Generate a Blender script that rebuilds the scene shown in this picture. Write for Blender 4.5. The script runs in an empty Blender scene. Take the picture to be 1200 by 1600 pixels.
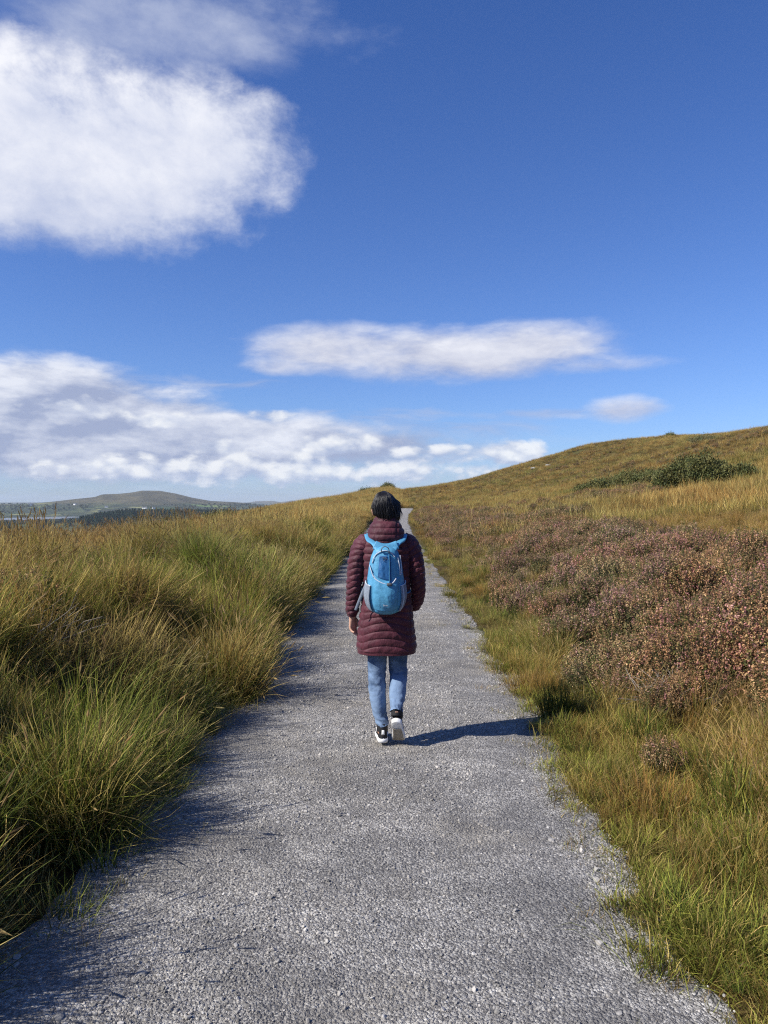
import bpy, math, random
import numpy as np
from mathutils import Vector, Matrix

sc = bpy.context.scene
COL = sc.collection
PI = math.pi
rad = math.radians
rng = np.random.default_rng(7)
random.seed(7)

# ------------------------------------------------------------------ camera
EYE = 1.55
F = 1210.0                       # focal length in photo pixels (1200 x 1600)
HOR = 785.0                      # row of the horizon
cam_d = bpy.data.cameras.new('camera')
cam = bpy.data.objects.new('camera', cam_d); COL.objects.link(cam)
cam.location = (0, 0, EYE)
cam.rotation_euler = (rad(90) - math.atan((800 - HOR) / F), 0, 0)
cam_d.sensor_fit = 'VERTICAL'; cam_d.sensor_height = 36.0; cam_d.lens = 36.0 * F / 1600
cam_d.clip_start = 0.05; cam_d.clip_end = 60000
sc.camera = cam

# ------------------------------------------------------------------ sun and render settings
SUN_EL = rad(40.0)
SHADOW = rad(24.0)               # shadows fall to the right and this much away from the camera
sun_dir = Vector((-math.cos(SUN_EL) * math.cos(SHADOW), -math.cos(SUN_EL) * math.sin(SHADOW), math.sin(SUN_EL)))
sd = bpy.data.lights.new('sun', 'SUN'); sun = bpy.data.objects.new('sun', sd); COL.objects.link(sun)
sd.energy = 5.0; sd.angle = rad(0.53); sd.color = (1.0, 0.955, 0.88)
sun.rotation_euler = sun_dir.to_track_quat('Z', 'Y').to_euler()
sc.view_settings.view_transform = 'Standard'; sc.view_settings.look = 'None'
sc.view_settings.exposure = 0.46; sc.view_settings.gamma = 1.0
sc.render.engine = 'CYCLES'
sc.cycles.max_bounces = 6; sc.cycles.diffuse_bounces = 3; sc.cycles.glossy_bounces = 2
sc.cycles.transmission_bounces = 3; sc.cycles.volume_bounces = 0; sc.cycles.transparent_max_bounces = 6
sc.cycles.use_denoising = False
sc.cycles.filter_width = 1.2
try: sc.cycles.denoiser = 'OPENIMAGEDENOISE'
except Exception: pass

# ------------------------------------------------------------------ node helpers
class NT:
    def __init__(s, tree): s.t = tree
    def n(s, kind, **kw):
        nd = s.t.nodes.new(kind)
        for k, v in kw.items():
            if k[0] == '_': nd.inputs[k[1:].replace('_', ' ')].default_value = v
            else: setattr(nd, k, v)
        return nd
    def l(s, a, b): s.t.links.new(a, b)
    def m(s, op, a, b=None, c=None, clamp=False):
        nd = s.t.nodes.new('ShaderNodeMath'); nd.operation = op; nd.use_clamp = clamp
        for i, v in enumerate((a, b, c)):
            if v is None: continue
            if isinstance(v, (int, float)): nd.inputs[i].default_value = v
            else: s.l(v, nd.inputs[i])
        return nd.outputs[0]
    def rng(s, v, a, b, c=0.0, d=1.0, smooth=True):
        nd = s.t.nodes.new('ShaderNodeMapRange'); nd.interpolation_type = 'SMOOTHSTEP' if smooth else 'LINEAR'
        s.l(v, nd.inputs[0])
        for i, x in zip((1, 2, 3, 4), (a, b, c, d)): nd.inputs[i].default_value = x
        return nd.outputs[0]
    def mix(s, f, a, b, blend='MIX'):
        nd = s.t.nodes.new('ShaderNodeMix'); nd.data_type = 'RGBA'; nd.blend_type = blend
        for i, v in ((0, f), (6, a), (7, b)):
            if isinstance(v, (int, float)): nd.inputs[i].default_value = v
            elif isinstance(v, tuple): nd.inputs[i].default_value = (*v, 1) if len(v) == 3 else v
            else: s.l(v, nd.inputs[i])
        return nd.outputs[2]
    def noise(s, vec, scale, detail=4, rough=0.55, dist=0.0, lac=2.0):
        nd = s.t.nodes.new('ShaderNodeTexNoise')
        if vec is not None: s.l(vec, nd.inputs['Vector'])
        nd.inputs['Scale'].default_value = scale; nd.inputs['Detail'].default_value = detail
        nd.inputs['Roughness'].default_value = rough; nd.inputs['Distortion'].default_value = dist
        nd.inputs['Lacunarity'].default_value = lac
        return nd.outputs[0]
    def vec(s, x, y, z):
        nd = s.t.nodes.new('ShaderNodeCombineXYZ')
        for i, v in enumerate((x, y, z)):
            if isinstance(v, (int, float)): nd.inputs[i].default_value = v
            else: s.l(v, nd.inputs[i])
        return nd.outputs[0]

# ------------------------------------------------------------------ sky: Nishita plus clouds in the world shader
world = bpy.data.worlds.new('World'); sc.world = world; world.use_nodes = True
wt = world.node_tree; wt.nodes.clear(); W = NT(wt)
SKY_K = 0.072           # with the exposure below this keeps the sky's look and deepens the shade
CLOUD_K = 0.10
sky = W.n('ShaderNodeTexSky', sky_type='NISHITA')
sky.sun_disc = False; sky.sun_elevation = SUN_EL
sky.sun_rotation = math.atan2(sun_dir.x, sun_dir.y)
sky.altitude = 100; sky.air_density = 1.0; sky.dust_density = 0.35; sky.ozone_density = 2.2
tc = W.n('ShaderNodeTexCoord')
sep = W.n('ShaderNodeSeparateXYZ'); W.l(tc.outputs['Generated'], sep.inputs[0])
az = W.m('ARCTAN2', sep.outputs[0], sep.outputs[1])
el = W.m('ARCSINE', W.m('MAXIMUM', W.m('MINIMUM', sep.outputs[2], 1.0), -1.0))

def ae(px, py):
    x, y, z = (px - 600) / F, 1.0, (HOR - py) / F
    return math.atan2(x, y), math.asin(z / math.sqrt(x * x + y * y + z * z))

def cloud_layer(base, ells, nscale, stretch, soft, amp, lit, dark, seed, lo=0.0, detail=6, rough=0.56,
                shade_k=3.0, shade_bias=0.55, warp=0.1, offset=(-0.02, 0.03), alpha_max=1.0, vgrad=0.5, bias=0.0, lump=0.0, puff=0.0):
    """one bank of cloud: places on the sky (azimuth, elevation, extent) broken up by noise"""
    def offs(a, b): return W.m('ADD', a, b) if not isinstance(b, float) or b else a
    w = W.noise(W.vec(az, W.m('MULTIPLY', el, stretch), seed), nscale * 0.7, 2, 0.5)
    w2 = W.m('MULTIPLY', W.m('SUBTRACT', w, 0.5), warp)
    def noise_at(dx, dy):
        a = W.m('ADD', W.m('ADD', az, dx), w2); e = W.m('SUBTRACT', W.m('ADD', el, dy), W.m('MULTIPLY', w2, 0.6))
        v = W.vec(a, W.m('MULTIPLY', e, stretch), seed); n = W.noise(v, nscale, detail, rough)
        if puff:
            vo = W.n('ShaderNodeTexVoronoi', feature='F1'); vo.inputs['Scale'].default_value = nscale * 1.7
            vo.inputs['Detail'].default_value = 1.0; vo.inputs['Roughness'].default_value = .5
            W.l(v, vo.inputs['Vector']); n = W.m('ADD', W.m('MULTIPLY', n, 1 - puff * .5), W.m('MULTIPLY', W.m('SUBTRACT', 1.20, vo.outputs['Distance']), puff * .62))
        return n
    mask = None; vg = None
    for (px, py, rx, ry, wgt) in ells:
        ca, ce = ae(px, py); ra, re = rx / F, ry / F
        dx = W.m('DIVIDE', W.m('SUBTRACT', az, ca), ra)
        dy = W.m('DIVIDE', W.m('SUBTRACT', el, ce), re)
        q = W.m('SUBTRACT', wgt, W.m('ADD', W.m('MULTIPLY', dx, dx), W.m('MULTIPLY', dy, dy)))
        q = W.m('MAXIMUM', q, -3.0)
        if mask is None: mask, vg = q, dy
        else:
            m2 = W.t.nodes.new('ShaderNodeMath'); m2.operation = 'SMOOTH_MAX'
            W.l(mask, m2.inputs[0]); W.l(q, m2.inputs[1]); m2.inputs[2].default_value = 0.35
            g = W.rng(W.m('SUBTRACT', q, mask), -.3, .3)
            vg = W.m('ADD', W.m('MULTIPLY', vg, W.m('SUBTRACT', 1.0, g)), W.m('MULTIPLY', dy, g))
            mask = m2.outputs[0]
    n0 = noise_at(0.0, 0.0)
    n1 = noise_at(offset[0], offset[1])
    dens = W.m('ADD', mask, W.m('MULTIPLY', W.m('SUBTRACT', n0, 0.5 + bias), amp))
    alpha = W.m('MULTIPLY', W.rng(dens, lo, lo + soft), alpha_max)
    sh = W.m('ADD', shade_bias, W.m('MULTIPLY', W.m('SUBTRACT', n0, n1), shade_k))
    sh = W.m('ADD', sh, W.m('MULTIPLY', W.m('MINIMUM', W.m('MAXIMUM', vg, -1.2), 1.2), vgrad), None, clamp=True)
    if lump: sh = W.m('ADD', sh, W.m('MULTIPLY', W.m('SUBTRACT', n0, .5), lump), None, clamp=True)
    col = W.mix(sh, tuple(c / CLOUD_K for c in dark), tuple(c / CLOUD_K for c in lit))
    return W.mix(alpha, base, col)

# the sky's own colour, a little deeper blue as over clean sea air
tint = W.mix(W.rng(el, .0, .62, smooth=False), (.74, .95, 1.46), (.48, .78, 1.40))
sky_col = W.mix(1.0, sky.outputs[0], tint, 'MULTIPLY')
def background(col):
    b_ = W.n('ShaderNodeBackground'); b_.inputs['Strength'].default_value = SKY_K
    W.l(col, b_.inputs['Color']); return b_.outputs[0]
# low clouds: thin veil over the horizon, cumulus bands, lens-shaped clouds
c = sky_col
c = cloud_layer(c, [(250, 735, 950, 75, 1.0)], 14, 5.0, 2.4, 2.2, (.50, .64, .88), (.40, .54, .81), 3.1, alpha_max=.85, vgrad=.1, detail=4)
c = cloud_layer(c, [(640, 668, 330, 30, .7), (560, 650, 200, 16, .7), (880, 645, 160, 9, .7), (330, 598, 200, 14, .6), (1130, 580, 90, 10, .5), (450, 530, 160, 40, .1)],
                11, 4.5, 1.6, 3.2, (.46, .54, .76), (.33, .41, .66), 8.3, alpha_max=.8, vgrad=.15, detail=4)
c = cloud_layer(c, [(40, 650, 250, 74, 1.5), (230, 690, 330, 50, 1.5), (540, 700, 260, 34, 1.1), (30, 598, 130, 26, .8)],
                8, 2.6, 1.1, 2.6, (.84, .87, .96), (.37, .43, .62), 5.7, shade_k=2.4, shade_bias=.30, offset=(-.014, .022), vgrad=.34, alpha_max=.96, bias=-.08, warp=.03, rough=.62, lump=1.3, puff=.22, detail=7)
c = cloud_layer(c, [(450, 735, 560, 30, .7), (800, 706, 52, 24, 1.1), (700, 714, 60, 24, .8), (540, 698, 70, 26, .9), (330, 698, 60, 18, .6), (620, 712, 60, 20, .6), (250, 655, 60, 16, .7), (430, 650, 60, 14, .5), (120, 640, 90, 26, .6)],
                17, 1.8, .8, 3.4, (.95, .97, 1.0), (.46, .54, .74), 15.2, shade_k=2.6, shade_bias=.42, offset=(-.007, .012), vgrad=.34, alpha_max=.90, bias=.0, warp=.02, rough=.60, lump=1.1, puff=.40, detail=7)
c = cloud_layer(c, [(700, 555, 250, 42, 1.3), (520, 545, 130, 38, 1.3), (830, 540, 130, 38, 1.3), (450, 572, 90, 18, .9), (930, 570, 140, 20, .7),
                    (973, 640, 66, 21, 1.1), (910, 650, 90, 8, .5)],
                11, 2.6, 1.5, 1.9, (.84, .86, .95), (.46, .50, .67), 21.9, shade_k=1.5, shade_bias=.55, offset=(-.02, .022), vgrad=.26, rough=.60, warp=.03, lump=.5, lo=-.1)
low = background(c)
c = sky_col
c = cloud_layer(c, [(150, 30, 400, 62, .9), (60, 80, 280, 30, .5), (400, 8, 180, 30, .5)],
                6.0, 2.0, 1.7, 3.2, (.52, .58, .76), (.33, .40, .64), 31.4, shade_k=1.5, shade_bias=.6, vgrad=.1, alpha_max=.92, rough=.6, warp=.08, bias=-.02)
c = cloud_layer(c, [(60, 240, 300, 118, 1.5), (270, 222, 190, 85, 1.4), (410, 180, 80, 40, .7), (130, 335, 300, 55, .6), (420, 290, 90, 75, .6)],
                7.0, 1.4, 1.15, 2.7, (.96, .97, 1.03), (.40, .48, .72), 42.3, shade_k=1.1, shade_bias=.58, offset=(-.03, .04), vgrad=.35, rough=.66, warp=.06, lump=.6, puff=.2, detail=7)
high = background(c)
def band(v, a, b): return W.m('MULTIPLY', W.m('GREATER_THAN', v, a), W.m('LESS_THAN', v, b))
split = ae(600, 470)[1]
g_low = W.m('MULTIPLY', band(az, -1.1, .75), band(el, -.02, split))
g_high = W.m('MULTIPLY', band(az, -.95, .25), band(el, split, .85))
m1 = W.n('ShaderNodeMixShader'); W.l(g_low, m1.inputs[0]); W.l(background(sky_col), m1.inputs[1]); W.l(low, m1.inputs[2])
m2 = W.n('ShaderNodeMixShader'); W.l(g_high, m2.inputs[0]); W.l(m1.outputs[0], m2.inputs[1]); W.l(high, m2.inputs[2])
wo = W.n('ShaderNodeOutputWorld'); W.l(m2.outputs[0], wo.inputs[0])

# ------------------------------------------------------------------ tagging and mesh helpers
def tag(o, label=None, cat=None, group=None, kind=None):
    if label: o['label'] = label
    if cat: o['category'] = cat
    if group: o['group'] = group
    if kind: o['kind'] = kind
    return o

def mesh_np(name, V, polys, mat=None, cols=None, smooth=True, link=True, parent=None, extra=None):
    """polys: list of (k-gon index arrays), each array shape (m, k)"""
    V = np.asarray(V, np.float32).reshape(-1, 3)
    polys = [np.asarray(p, np.int32) for p in (polys if isinstance(polys, list) else [polys]) if len(p)]
    me = bpy.data.meshes.new(name)
    loops = np.concatenate([p.ravel() for p in polys])
    tot = np.concatenate([np.full(len(p), p.shape[1], np.int32) for p in polys])
    start = np.concatenate([[0], np.cumsum(tot)[:-1]]).astype(np.int32)
    me.vertices.add(len(V)); me.vertices.foreach_set('co', V.ravel())
    me.loops.add(len(loops)); me.loops.foreach_set('vertex_index', loops)
    me.polygons.add(len(tot)); me.polygons.foreach_set('loop_start', start); me.polygons.foreach_set('loop_total', tot)
    me.polygons.foreach_set('use_smooth', np.full(len(tot), smooth, bool))
    me.update(calc_edges=True)
    if cols is not None:
        a = me.attributes.new('Col', 'FLOAT_COLOR', 'POINT')
        cc = np.ones((len(V), 4), np.float32); cc[:, :3] = cols
        a.data.foreach_set('color', cc.ravel())
    for k, v in (extra or {}).items():
        a = me.attributes.new(k, 'FLOAT', 'POINT'); a.data.foreach_set('value', np.asarray(v, np.float32))
    if mat: me.materials.append(mat)
    o = bpy.data.objects.new(name, me)
    if link: COL.objects.link(o)
    if parent: o.parent = parent
    return o

def empty(name, loc=(0, 0, 0), rz=0):
    o = bpy.data.objects.new(name, None); COL.objects.link(o)
    o.location = loc; o.rotation_euler.z = rz; o.empty_display_size = .2
    return o

class MB:
    """collects pieces (verts, quads/tris, colours) into one mesh"""
    def __init__(s): s.V = []; s.P = []; s.C = []; s.n = 0
    def add(s, V, P, C=None):
        V = np.asarray(V, float).reshape(-1, 3)
        for p in (P if isinstance(P, list) else [P]):
            p = np.asarray(p, int)
            if len(p): s.P.append(p + s.n)
        s.V.append(V)
        s.C.append(np.broadcast_to(np.asarray(C if C is not None else (1, 1, 1), float), (len(V), 3)))
        s.n += len(V)
    def build(s, name, mat, parent=None, smooth=True, link=True):
        groups = {}
        for p in s.P: groups.setdefault(p.shape[1], []).append(p)
        return mesh_np(name, np.concatenate(s.V), [np.concatenate(g) for g in groups.values()], mat,
                       np.concatenate(s.C), smooth, link, parent)

# ------------------------------------------------------------------ noise in numpy
def _h(ix, iy, seed):
    n = (ix.astype(np.int64) * 374761393 + iy.astype(np.int64) * 668265263 + seed * 1442695041) & 0xffffffff
    n = ((n ^ (n >> 13)) * 1274126177) & 0xffffffff
    n = (n ^ (n >> 16)) & 0xffffff
    return n / float(0xffffff)
def vnoise(x, y, seed=0):
    x = np.asarray(x, float); y = np.asarray(y, float)
    ix = np.floor(x); iy = np.floor(y); fx = x - ix; fy = y - iy
    fx = fx * fx * (3 - 2 * fx); fy = fy * fy * (3 - 2 * fy)
    a = _h(ix, iy, seed); b = _h(ix + 1, iy, seed); c_ = _h(ix, iy + 1, seed); d = _h(ix + 1, iy + 1, seed)
    return (a * (1 - fx) + b * fx) * (1 - fy) + (c_ * (1 - fx) + d * fx) * fy
def fbm(x, y, seed=0, o=4):
    v = 0; a = .5; t = 0
    for i in range(o):
        v = v + a * vnoise(np.asarray(x) * 2 ** i + 17.3 * i, np.asarray(y) * 2 ** i + 9.1 * i, seed + i); t += a; a *= .5
    return v / t * 2 - 1
def ss(x, a, b):
    t = np.clip((np.asarray(x, float) - a) / (b - a), 0, 1)
    return t * t * (3 - 2 * t)
# ------------------------------------------------------------------ the land
def path_c(y): return -.12 + .00021 * np.clip(y, 0, 150) ** 2
def path_edges(y):
    """left and right edge of the gravel at y, ragged"""
    y = np.asarray(y, float); c_ = path_c(y)
    l = c_ - 1.17 - .13 * fbm(y * .8, y * 0 + 3, 11, 4) - .05 * fbm(y * 6, y * 0, 12, 3)
    r = c_ + 1.15 + .10 * fbm(y * .9, y * 0 + 8, 13, 4) + .07 * fbm(y * 5, y * 0 + 1, 14, 3)
    l = l + .17 * (1 - ss(y, 4.6, 8.0)) * ss(y, 2.3, 3.4); r = r - .11 * (1 - ss(y, 3.6, 5.2)) * ss(y, 2.3, 3.0)
    return l, r
def seg(x, *pts):
    """integral of a piecewise-linear slope"""
    xs = np.array([p[0] for p in pts], float); sl = np.array([p[1] for p in pts], float)
    hs = np.concatenate([[0], np.cumsum((sl[1:] + sl[:-1]) / 2 * np.diff(xs))])
    return np.interp(x, xs, hs)
FINE = np.linspace(-400, 400, 8001)
_rs = np.interp(FINE, [1.2, 2.0, 2.2, 3.6, 4.2, 8, 22, 27, 54, 66, 120, 400], [0, .08, .34, .30, .09, .13, .18, .29, .29, .07, .03, .0]); _rs[FINE < 1.2] = 0
_ls = np.interp(FINE, [-400, -350, -60, -9, -6, -3, -1.95, -1.75, -1.35, -1.25], [.0, .17, .17, .17, .12, .10, -.12, -1.15, -.95, 0]); _ls[FINE > -1.25] = 0
_prof = np.concatenate([[0], np.cumsum((_rs + _ls)[1:] * np.diff(FINE))]); _prof -= np.interp(0, FINE, _prof)

PEAK_PX = [(-400, 790), (0, 788), (40, 787), (80, 784), (120, 780), (148, 777), (160, 773), (185, 772), (205, 770), (222, 767), (250, 767), (275, 771), (300, 777), (330, 782), (370, 784), (400, 787), (430, 791), (470, 797), (560, 803), (1200, 805)]
FAR_PX = [(-400, 786), (0, 786), (300, 787), (385, 786), (400, 783), (425, 782.5), (440, 784.5), (455, 782), (480, 782), (500, 784), (600, 784), (900, 786), (1200, 786)]
def from_px(tab, azv):
    a = np.array([math.atan2(p[0] - 600, F) for p in tab]); t = np.array([(HOR - p[1]) / F for p in tab])
    return np.interp(azv, a, t)

def land(x, y):
    x = np.asarray(x, float); y = np.asarray(y, float)
    s = x - path_c(y)
    h = np.interp(s, FINE, _prof)
    hy = 5.2 * ss(y, 118, 262)
    w = np.clip(np.abs(s) - 1.2, 0, 1.2) / 1.2
    hum = .07 * fbm(x * .9, y * .9, 21, 3) * w + np.where(s < 0, .17, .10) * fbm(x * 1.3, y * 1.1, 28, 2) * np.clip((np.abs(s) - 1.35) / .5, 0, 1) * (np.abs(s) < 60)
    d = np.clip((np.abs(s) - 4) / 10, 0, 1)
    hum = hum + d * (.35 * fbm(x * .09, y * .09, 22, 3)) + np.clip((s - 20) / 40, 0, 1) * (1.3 * fbm(x * .035, y * .03, 23, 4)) + ss(y, 130, 230) * .5 * fbm(x * .06, y * .05, 29, 3)
    near = h + hy + hum
    # past the crest and down to the valley
    fall = ss(y, 268, 900) + ss(-s, 260, 900) * (y > -50)
    r = np.hypot(x, y); azv = np.arctan2(x, y)
    far = -60 + 7 * fbm(x * .0012, y * .0012, 24, 4)
    ridge = np.exp(-((r - 1950) / 330) ** 2) * ss(azv, ae(40, 0)[0], ae(215, 0)[0]) * 30
    rise = ss(r, 6500, 13500) * 60
    t = from_px(PEAK_PX, azv)
    peak = EYE + 5000 * t + 60
    b = np.clip(np.where(r < 5000, ss(r, 3300, 5000) , 1 - ss(r, 5000, 7600)), 0, 1)
    b = b * (.55 + .45 * b)
    hill = peak * b * (1 + .07 * fbm(x * .003, y * .003, 26, 4) * (1 - b))
    tf = from_px(FAR_PX, azv)
    bf = np.exp(-((r - 12500) / 1300) ** 2)
    far = far + ridge + hill + rise * (1 - bf) + bf * (EYE + 12500 * tf + 60)
    fall = np.clip(fall, 0, 1); fall = np.where(r > 2400, 1, fall); fall = np.maximum(fall, ss(r, 700, 1300))
    return near * (1 - fall) + far * fall

def at(px, py, zoff=0.0, rmax=400, first=2.0):
    """the ground point under a photograph pixel"""
    d = Vector(((px - 600) / F, 1.0, (HOR - py) / F))
    ts = np.concatenate([np.arange(first, 30, .02), np.arange(30, rmax, .2)])
    z = EYE + d.z * ts - (land(d.x * ts, ts) + zoff)
    k = np.argmax(z < 0) if (z < 0).any() else len(ts) - 1
    return float(d.x * ts[k]), float(ts[k]), float(land(d.x * ts[k], ts[k]))

# materials -------------------------------------------------------------------
def new_mat(name):
    m = bpy.data.materials.new(name); m.use_nodes = True; m.node_tree.nodes.clear()
    T = NT(m.node_tree)
    out = T.n('ShaderNodeOutputMaterial'); b = T.n('ShaderNodeBsdfPrincipled')
    T.l(b.outputs[0], out.inputs[0]); b.inputs['Specular IOR Level'].default_value = .3
    T.out = out; T.b = b; T.mat = m
    return T
def simple(name, col, rough=.7, var=.15, scale=20, bump=0.0, bscale=60, spec=.3, sheen=0, coat=0, metal=0, second=None):
    T = new_mat(name); tcn = T.n('ShaderNodeTexCoord')
    n = T.noise(tcn.outputs['Object'], scale, 5, .6)
    lo = tuple(v * (1 - var) for v in col); hi = tuple(min(1, v * (1 + var)) for v in col)
    T.l(T.mix(T.rng(n, .3, .7), second or lo, hi), T.b.inputs['Base Color'])
    T.b.inputs['Roughness'].default_value = rough; T.b.inputs['Specular IOR Level'].default_value = spec
    T.b.inputs['Metallic'].default_value = metal
    if sheen: T.b.inputs['Sheen Weight'].default_value = sheen
    if bump:
        bn = T.n('ShaderNodeBump'); bn.inputs['Distance'].default_value = bump
        T.l(T.noise(tcn.outputs['Object'], bscale, 4, .6), bn.inputs['Height']); T.l(bn.outputs[0], T.b.inputs['Normal'])
    return T.mat

# ground: peaty moor near, fields and rough grazing in the valley
T = new_mat('moor_ground'); g = T.n('ShaderNodeNewGeometry'); P = g.outputs['Position']
sp = T.n('ShaderNodeSeparateXYZ'); T.l(P, sp.inputs[0])
dist = T.n('ShaderNodeVectorMath', operation='LENGTH'); T.l(P, dist.inputs[0]); dist = dist.outputs['Value']
moor = T.mix(T.rng(T.noise(P, .25, 6, .65), .38, .62), (.085, .055, .020), (.21, .150, .048))
moor = T.mix(T.rng(T.noise(P, .06, 5, .6), .42, .66), moor, (.115, .11, .034))
moor = T.mix(T.rng(T.noise(P, 5, 4, .6), .35, .75), T.mix(.55, moor, (.03, .02, .012)), moor)
vor = T.n('ShaderNodeTexVoronoi', feature='F1'); mp = T.n('ShaderNodeMapping'); mp.inputs['Rotation'].default_value = (0, 0, .6)
T.l(T.vec(sp.outputs[0], T.m('MULTIPLY', sp.outputs[1], .45), 0.0), mp.inputs['Vector']); T.l(mp.outputs[0], vor.inputs['Vector'])
vor.inputs['Scale'].default_value = .0085
fc = T.n('ShaderNodeSeparateColor'); T.l(vor.outputs['Color'], fc.inputs[0])
ramp = T.n('ShaderNodeValToRGB'); T.l(fc.outputs[0], ramp.inputs[0]); ramp.color_ramp.interpolation = 'CONSTANT'
er = ramp.color_ramp; er.elements[0].position = 0; er.elements[0].color = (.055, .085, .030, 1); er.elements[1].position = .3; er.elements[1].color = (.035, .050, .025, 1)
for p_, c_ in ((.42, (.15, .19, .055)), (.55, (.09, .11, .045)), (.7, (.20, .20, .08)), (.8, (.05, .055, .03)), (.9, (.12, .18, .05))):
    e_ = er.elements.new(p_); e_.color = (*c_, 1)
edge = T.n('ShaderNodeTexVoronoi', feature='DISTANCE_TO_EDGE'); T.l(mp.outputs[0], edge.inputs['Vector']); edge.inputs['Scale'].default_value = .0085
fields = T.mix(T.rng(edge.outputs['Distance'], .02, .07), (.02, .03, .015), ramp.outputs[0])
fields = T.mix(T.rng(T.noise(P, .0022, 5, .6), .45, .56), fields, (.040, .052, .026))
fields = T.mix(T.rng(T.noise(P, .005, 4, .6), .50, .60), fields, (.022, .034, .018))
high = T.rng(T.m('ADD', sp.outputs[2], T.m('MULTIPLY', T.noise(P, .004, 4, .6), 60)), 10, 35)
fields = T.mix(high, fields, T.mix(T.rng(T.noise(P, .006, 5, .65), .4, .6), (.062, .058, .034), (.105, .092, .050)))
T.l(T.mix(T.rng(dist, 600, 1000), moor, fields), T.b.inputs['Base Color'])
T.b.inputs['Roughness'].default_value = .95; T.b.inputs['Specular IOR Level'].default_value = .1
bn = T.n('ShaderNodeBump'); bn.inputs['Distance'].default_value = .08; T.l(T.noise(P, 14, 8, .75), bn.inputs['Height']); T.l(bn.outputs[0], T.b.inputs['Normal'])
M_GROUND = T.mat

NR = 520
rr = np.concatenate([[0.0], np.geomspace(.35, 15500, NR)])
aa = np.concatenate([np.radians(np.arange(-180, -36, 3.0)), np.radians(np.arange(-36, 36.01, .14)), np.radians(np.arange(38, 179, 3.0))])
A, R = np.meshgrid(aa, rr[1:])
X = R * np.sin(A); Y = R * np.cos(A)
V = np.stack([X, Y, land(X, Y)], -1).reshape(-1, 3)
na = len(aa); i = np.arange(NR - 1)[:, None] * na; j = np.arange(na)[None, :]; j2 = (j + 1) % na
quads = np.stack([i + j, i + na + j, i + na + j2, i + j2], -1).reshape(-1, 4)[:, ::-1]
V = np.concatenate([V, [[0, 0, float(land(0, 0))]]]); cidx = len(V) - 1
tris = np.stack([np.full(na, cidx), np.arange(na), (np.arange(na) + 1) % na], -1)[:, ::-1]
ground = mesh_np('ground', V, [quads, tris], M_GROUND)
tag(ground, 'moorland hillside falling away to green valley fields and a far brown hill', kind='structure')

# gravel path --------------------------------------------------------------------
T = new_mat('grey_gravel'); g = T.n('ShaderNodeNewGeometry'); P = g.outputs['Position']
v1 = T.n('ShaderNodeTexVoronoi'); T.l(P, v1.inputs['Vector']); v1.inputs['Scale'].default_value = 95; v1.inputs['Randomness'].default_value = 1
v2 = T.n('ShaderNodeTexVoronoi'); T.l(P, v2.inputs['Vector']); v2.inputs['Scale'].default_value = 260
s1 = T.n('ShaderNodeSeparateColor'); T.l(v1.outputs['Color'], s1.inputs[0])
s2 = T.n('ShaderNodeSeparateColor'); T.l(v2.outputs['Color'], s2.inputs[0])
val = T.m('ADD', T.m('MULTIPLY', s1.outputs[0], .55), T.m('MULTIPLY', s2.outputs[0], .45))
rp = T.n('ShaderNodeValToRGB'); T.l(val, rp.inputs[0])
rp.color_ramp.elements[0].position = .1; rp.color_ramp.elements[0].color = (.135, .126, .114, 1)
rp.color_ramp.elements[1].position = .92; rp.color_ramp.elements[1].color = (.68, .65, .59, 1)
e_ = rp.color_ramp.elements.new(.5); e_.color = (.295, .277, .254, 1)
big = T.noise(P, 1.3, 5, .62)
dust = T.noise(P, .8, 4, .6)
gcol = T.mix(T.rng(dust, .48, .66, 0, .7), rp.outputs[0], (.32, .29, .24))
gcol = T.mix(T.rng(T.noise(P, 2.6, 5, .7), .56, .72, 0, .6), gcol, (.12, .11, .10))
mp_ = T.n('ShaderNodeMapping'); mp_.inputs['Scale'].default_value = (.7, 1.5, 1); T.l(P, mp_.inputs['Vector'])
gcol = T.mix(T.rng(big, .36, .60), T.mix(.45, gcol, (.09, .087, .085)), gcol)
gcol = T.mix(T.rng(T.noise(mp_.outputs[0], 3.2, 5, .7), .40, .62), T.mix(.38, gcol, (.085, .08, .078)), gcol)
T.l(gcol, T.b.inputs['Base Color']); T.b.inputs['Roughness'].default_value = .8; T.b.inputs['Specular IOR Level'].default_value = .3
hh = T.m('ADD', T.m('MULTIPLY', v1.outputs['Distance'], -.9), T.m('MULTIPLY', v2.outputs['Distance'], -.35))
hh = T.m('ADD', hh, T.m('MULTIPLY', s1.outputs[1], .5))
bn = T.n('ShaderNodeBump'); bn.inputs['Distance'].default_value = .011; bn.inputs['Strength'].default_value = .9
T.l(hh, bn.inputs['Height']); T.l(bn.outputs[0], T.b.inputs['Normal'])
M_GRAVEL = T.mat

py_ = np.concatenate([np.arange(-4, 12, .05), np.geomspace(12, 143, 250)])
L, Rr = path_edges(py_); L = L - .16; Rr = Rr + .12
nc = 60; u = np.linspace(0, 1, nc)
PX = L[:, None] * (1 - u) + Rr[:, None] * u; PY = np.repeat(py_[:, None], nc, 1)
edgef = np.minimum(u, 1 - u)[None, :] * 2.3
PZ = .014 + land(PX, PY) * 1.0 + .016 * fbm(PX * 1.6, PY * 1.6, 31, 3) * ss(edgef, 0, .3) + .006 * fbm(PX * 9, PY * 9, 33, 3) * ss(edgef, 0, .1) + .012 * ss(edgef, 0, .5)
PZ[:, 0] = PZ[:, -1] = land(PX, PY)[:, 0] * 0 + np.minimum(PZ[:, 0], -.02)
V = np.stack([PX, PY, PZ], -1).reshape(-1, 3); n1_ = len(py_)
i = np.arange(n1_ - 1)[:, None] * nc; j = np.arange(nc - 1)[None, :]
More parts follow.
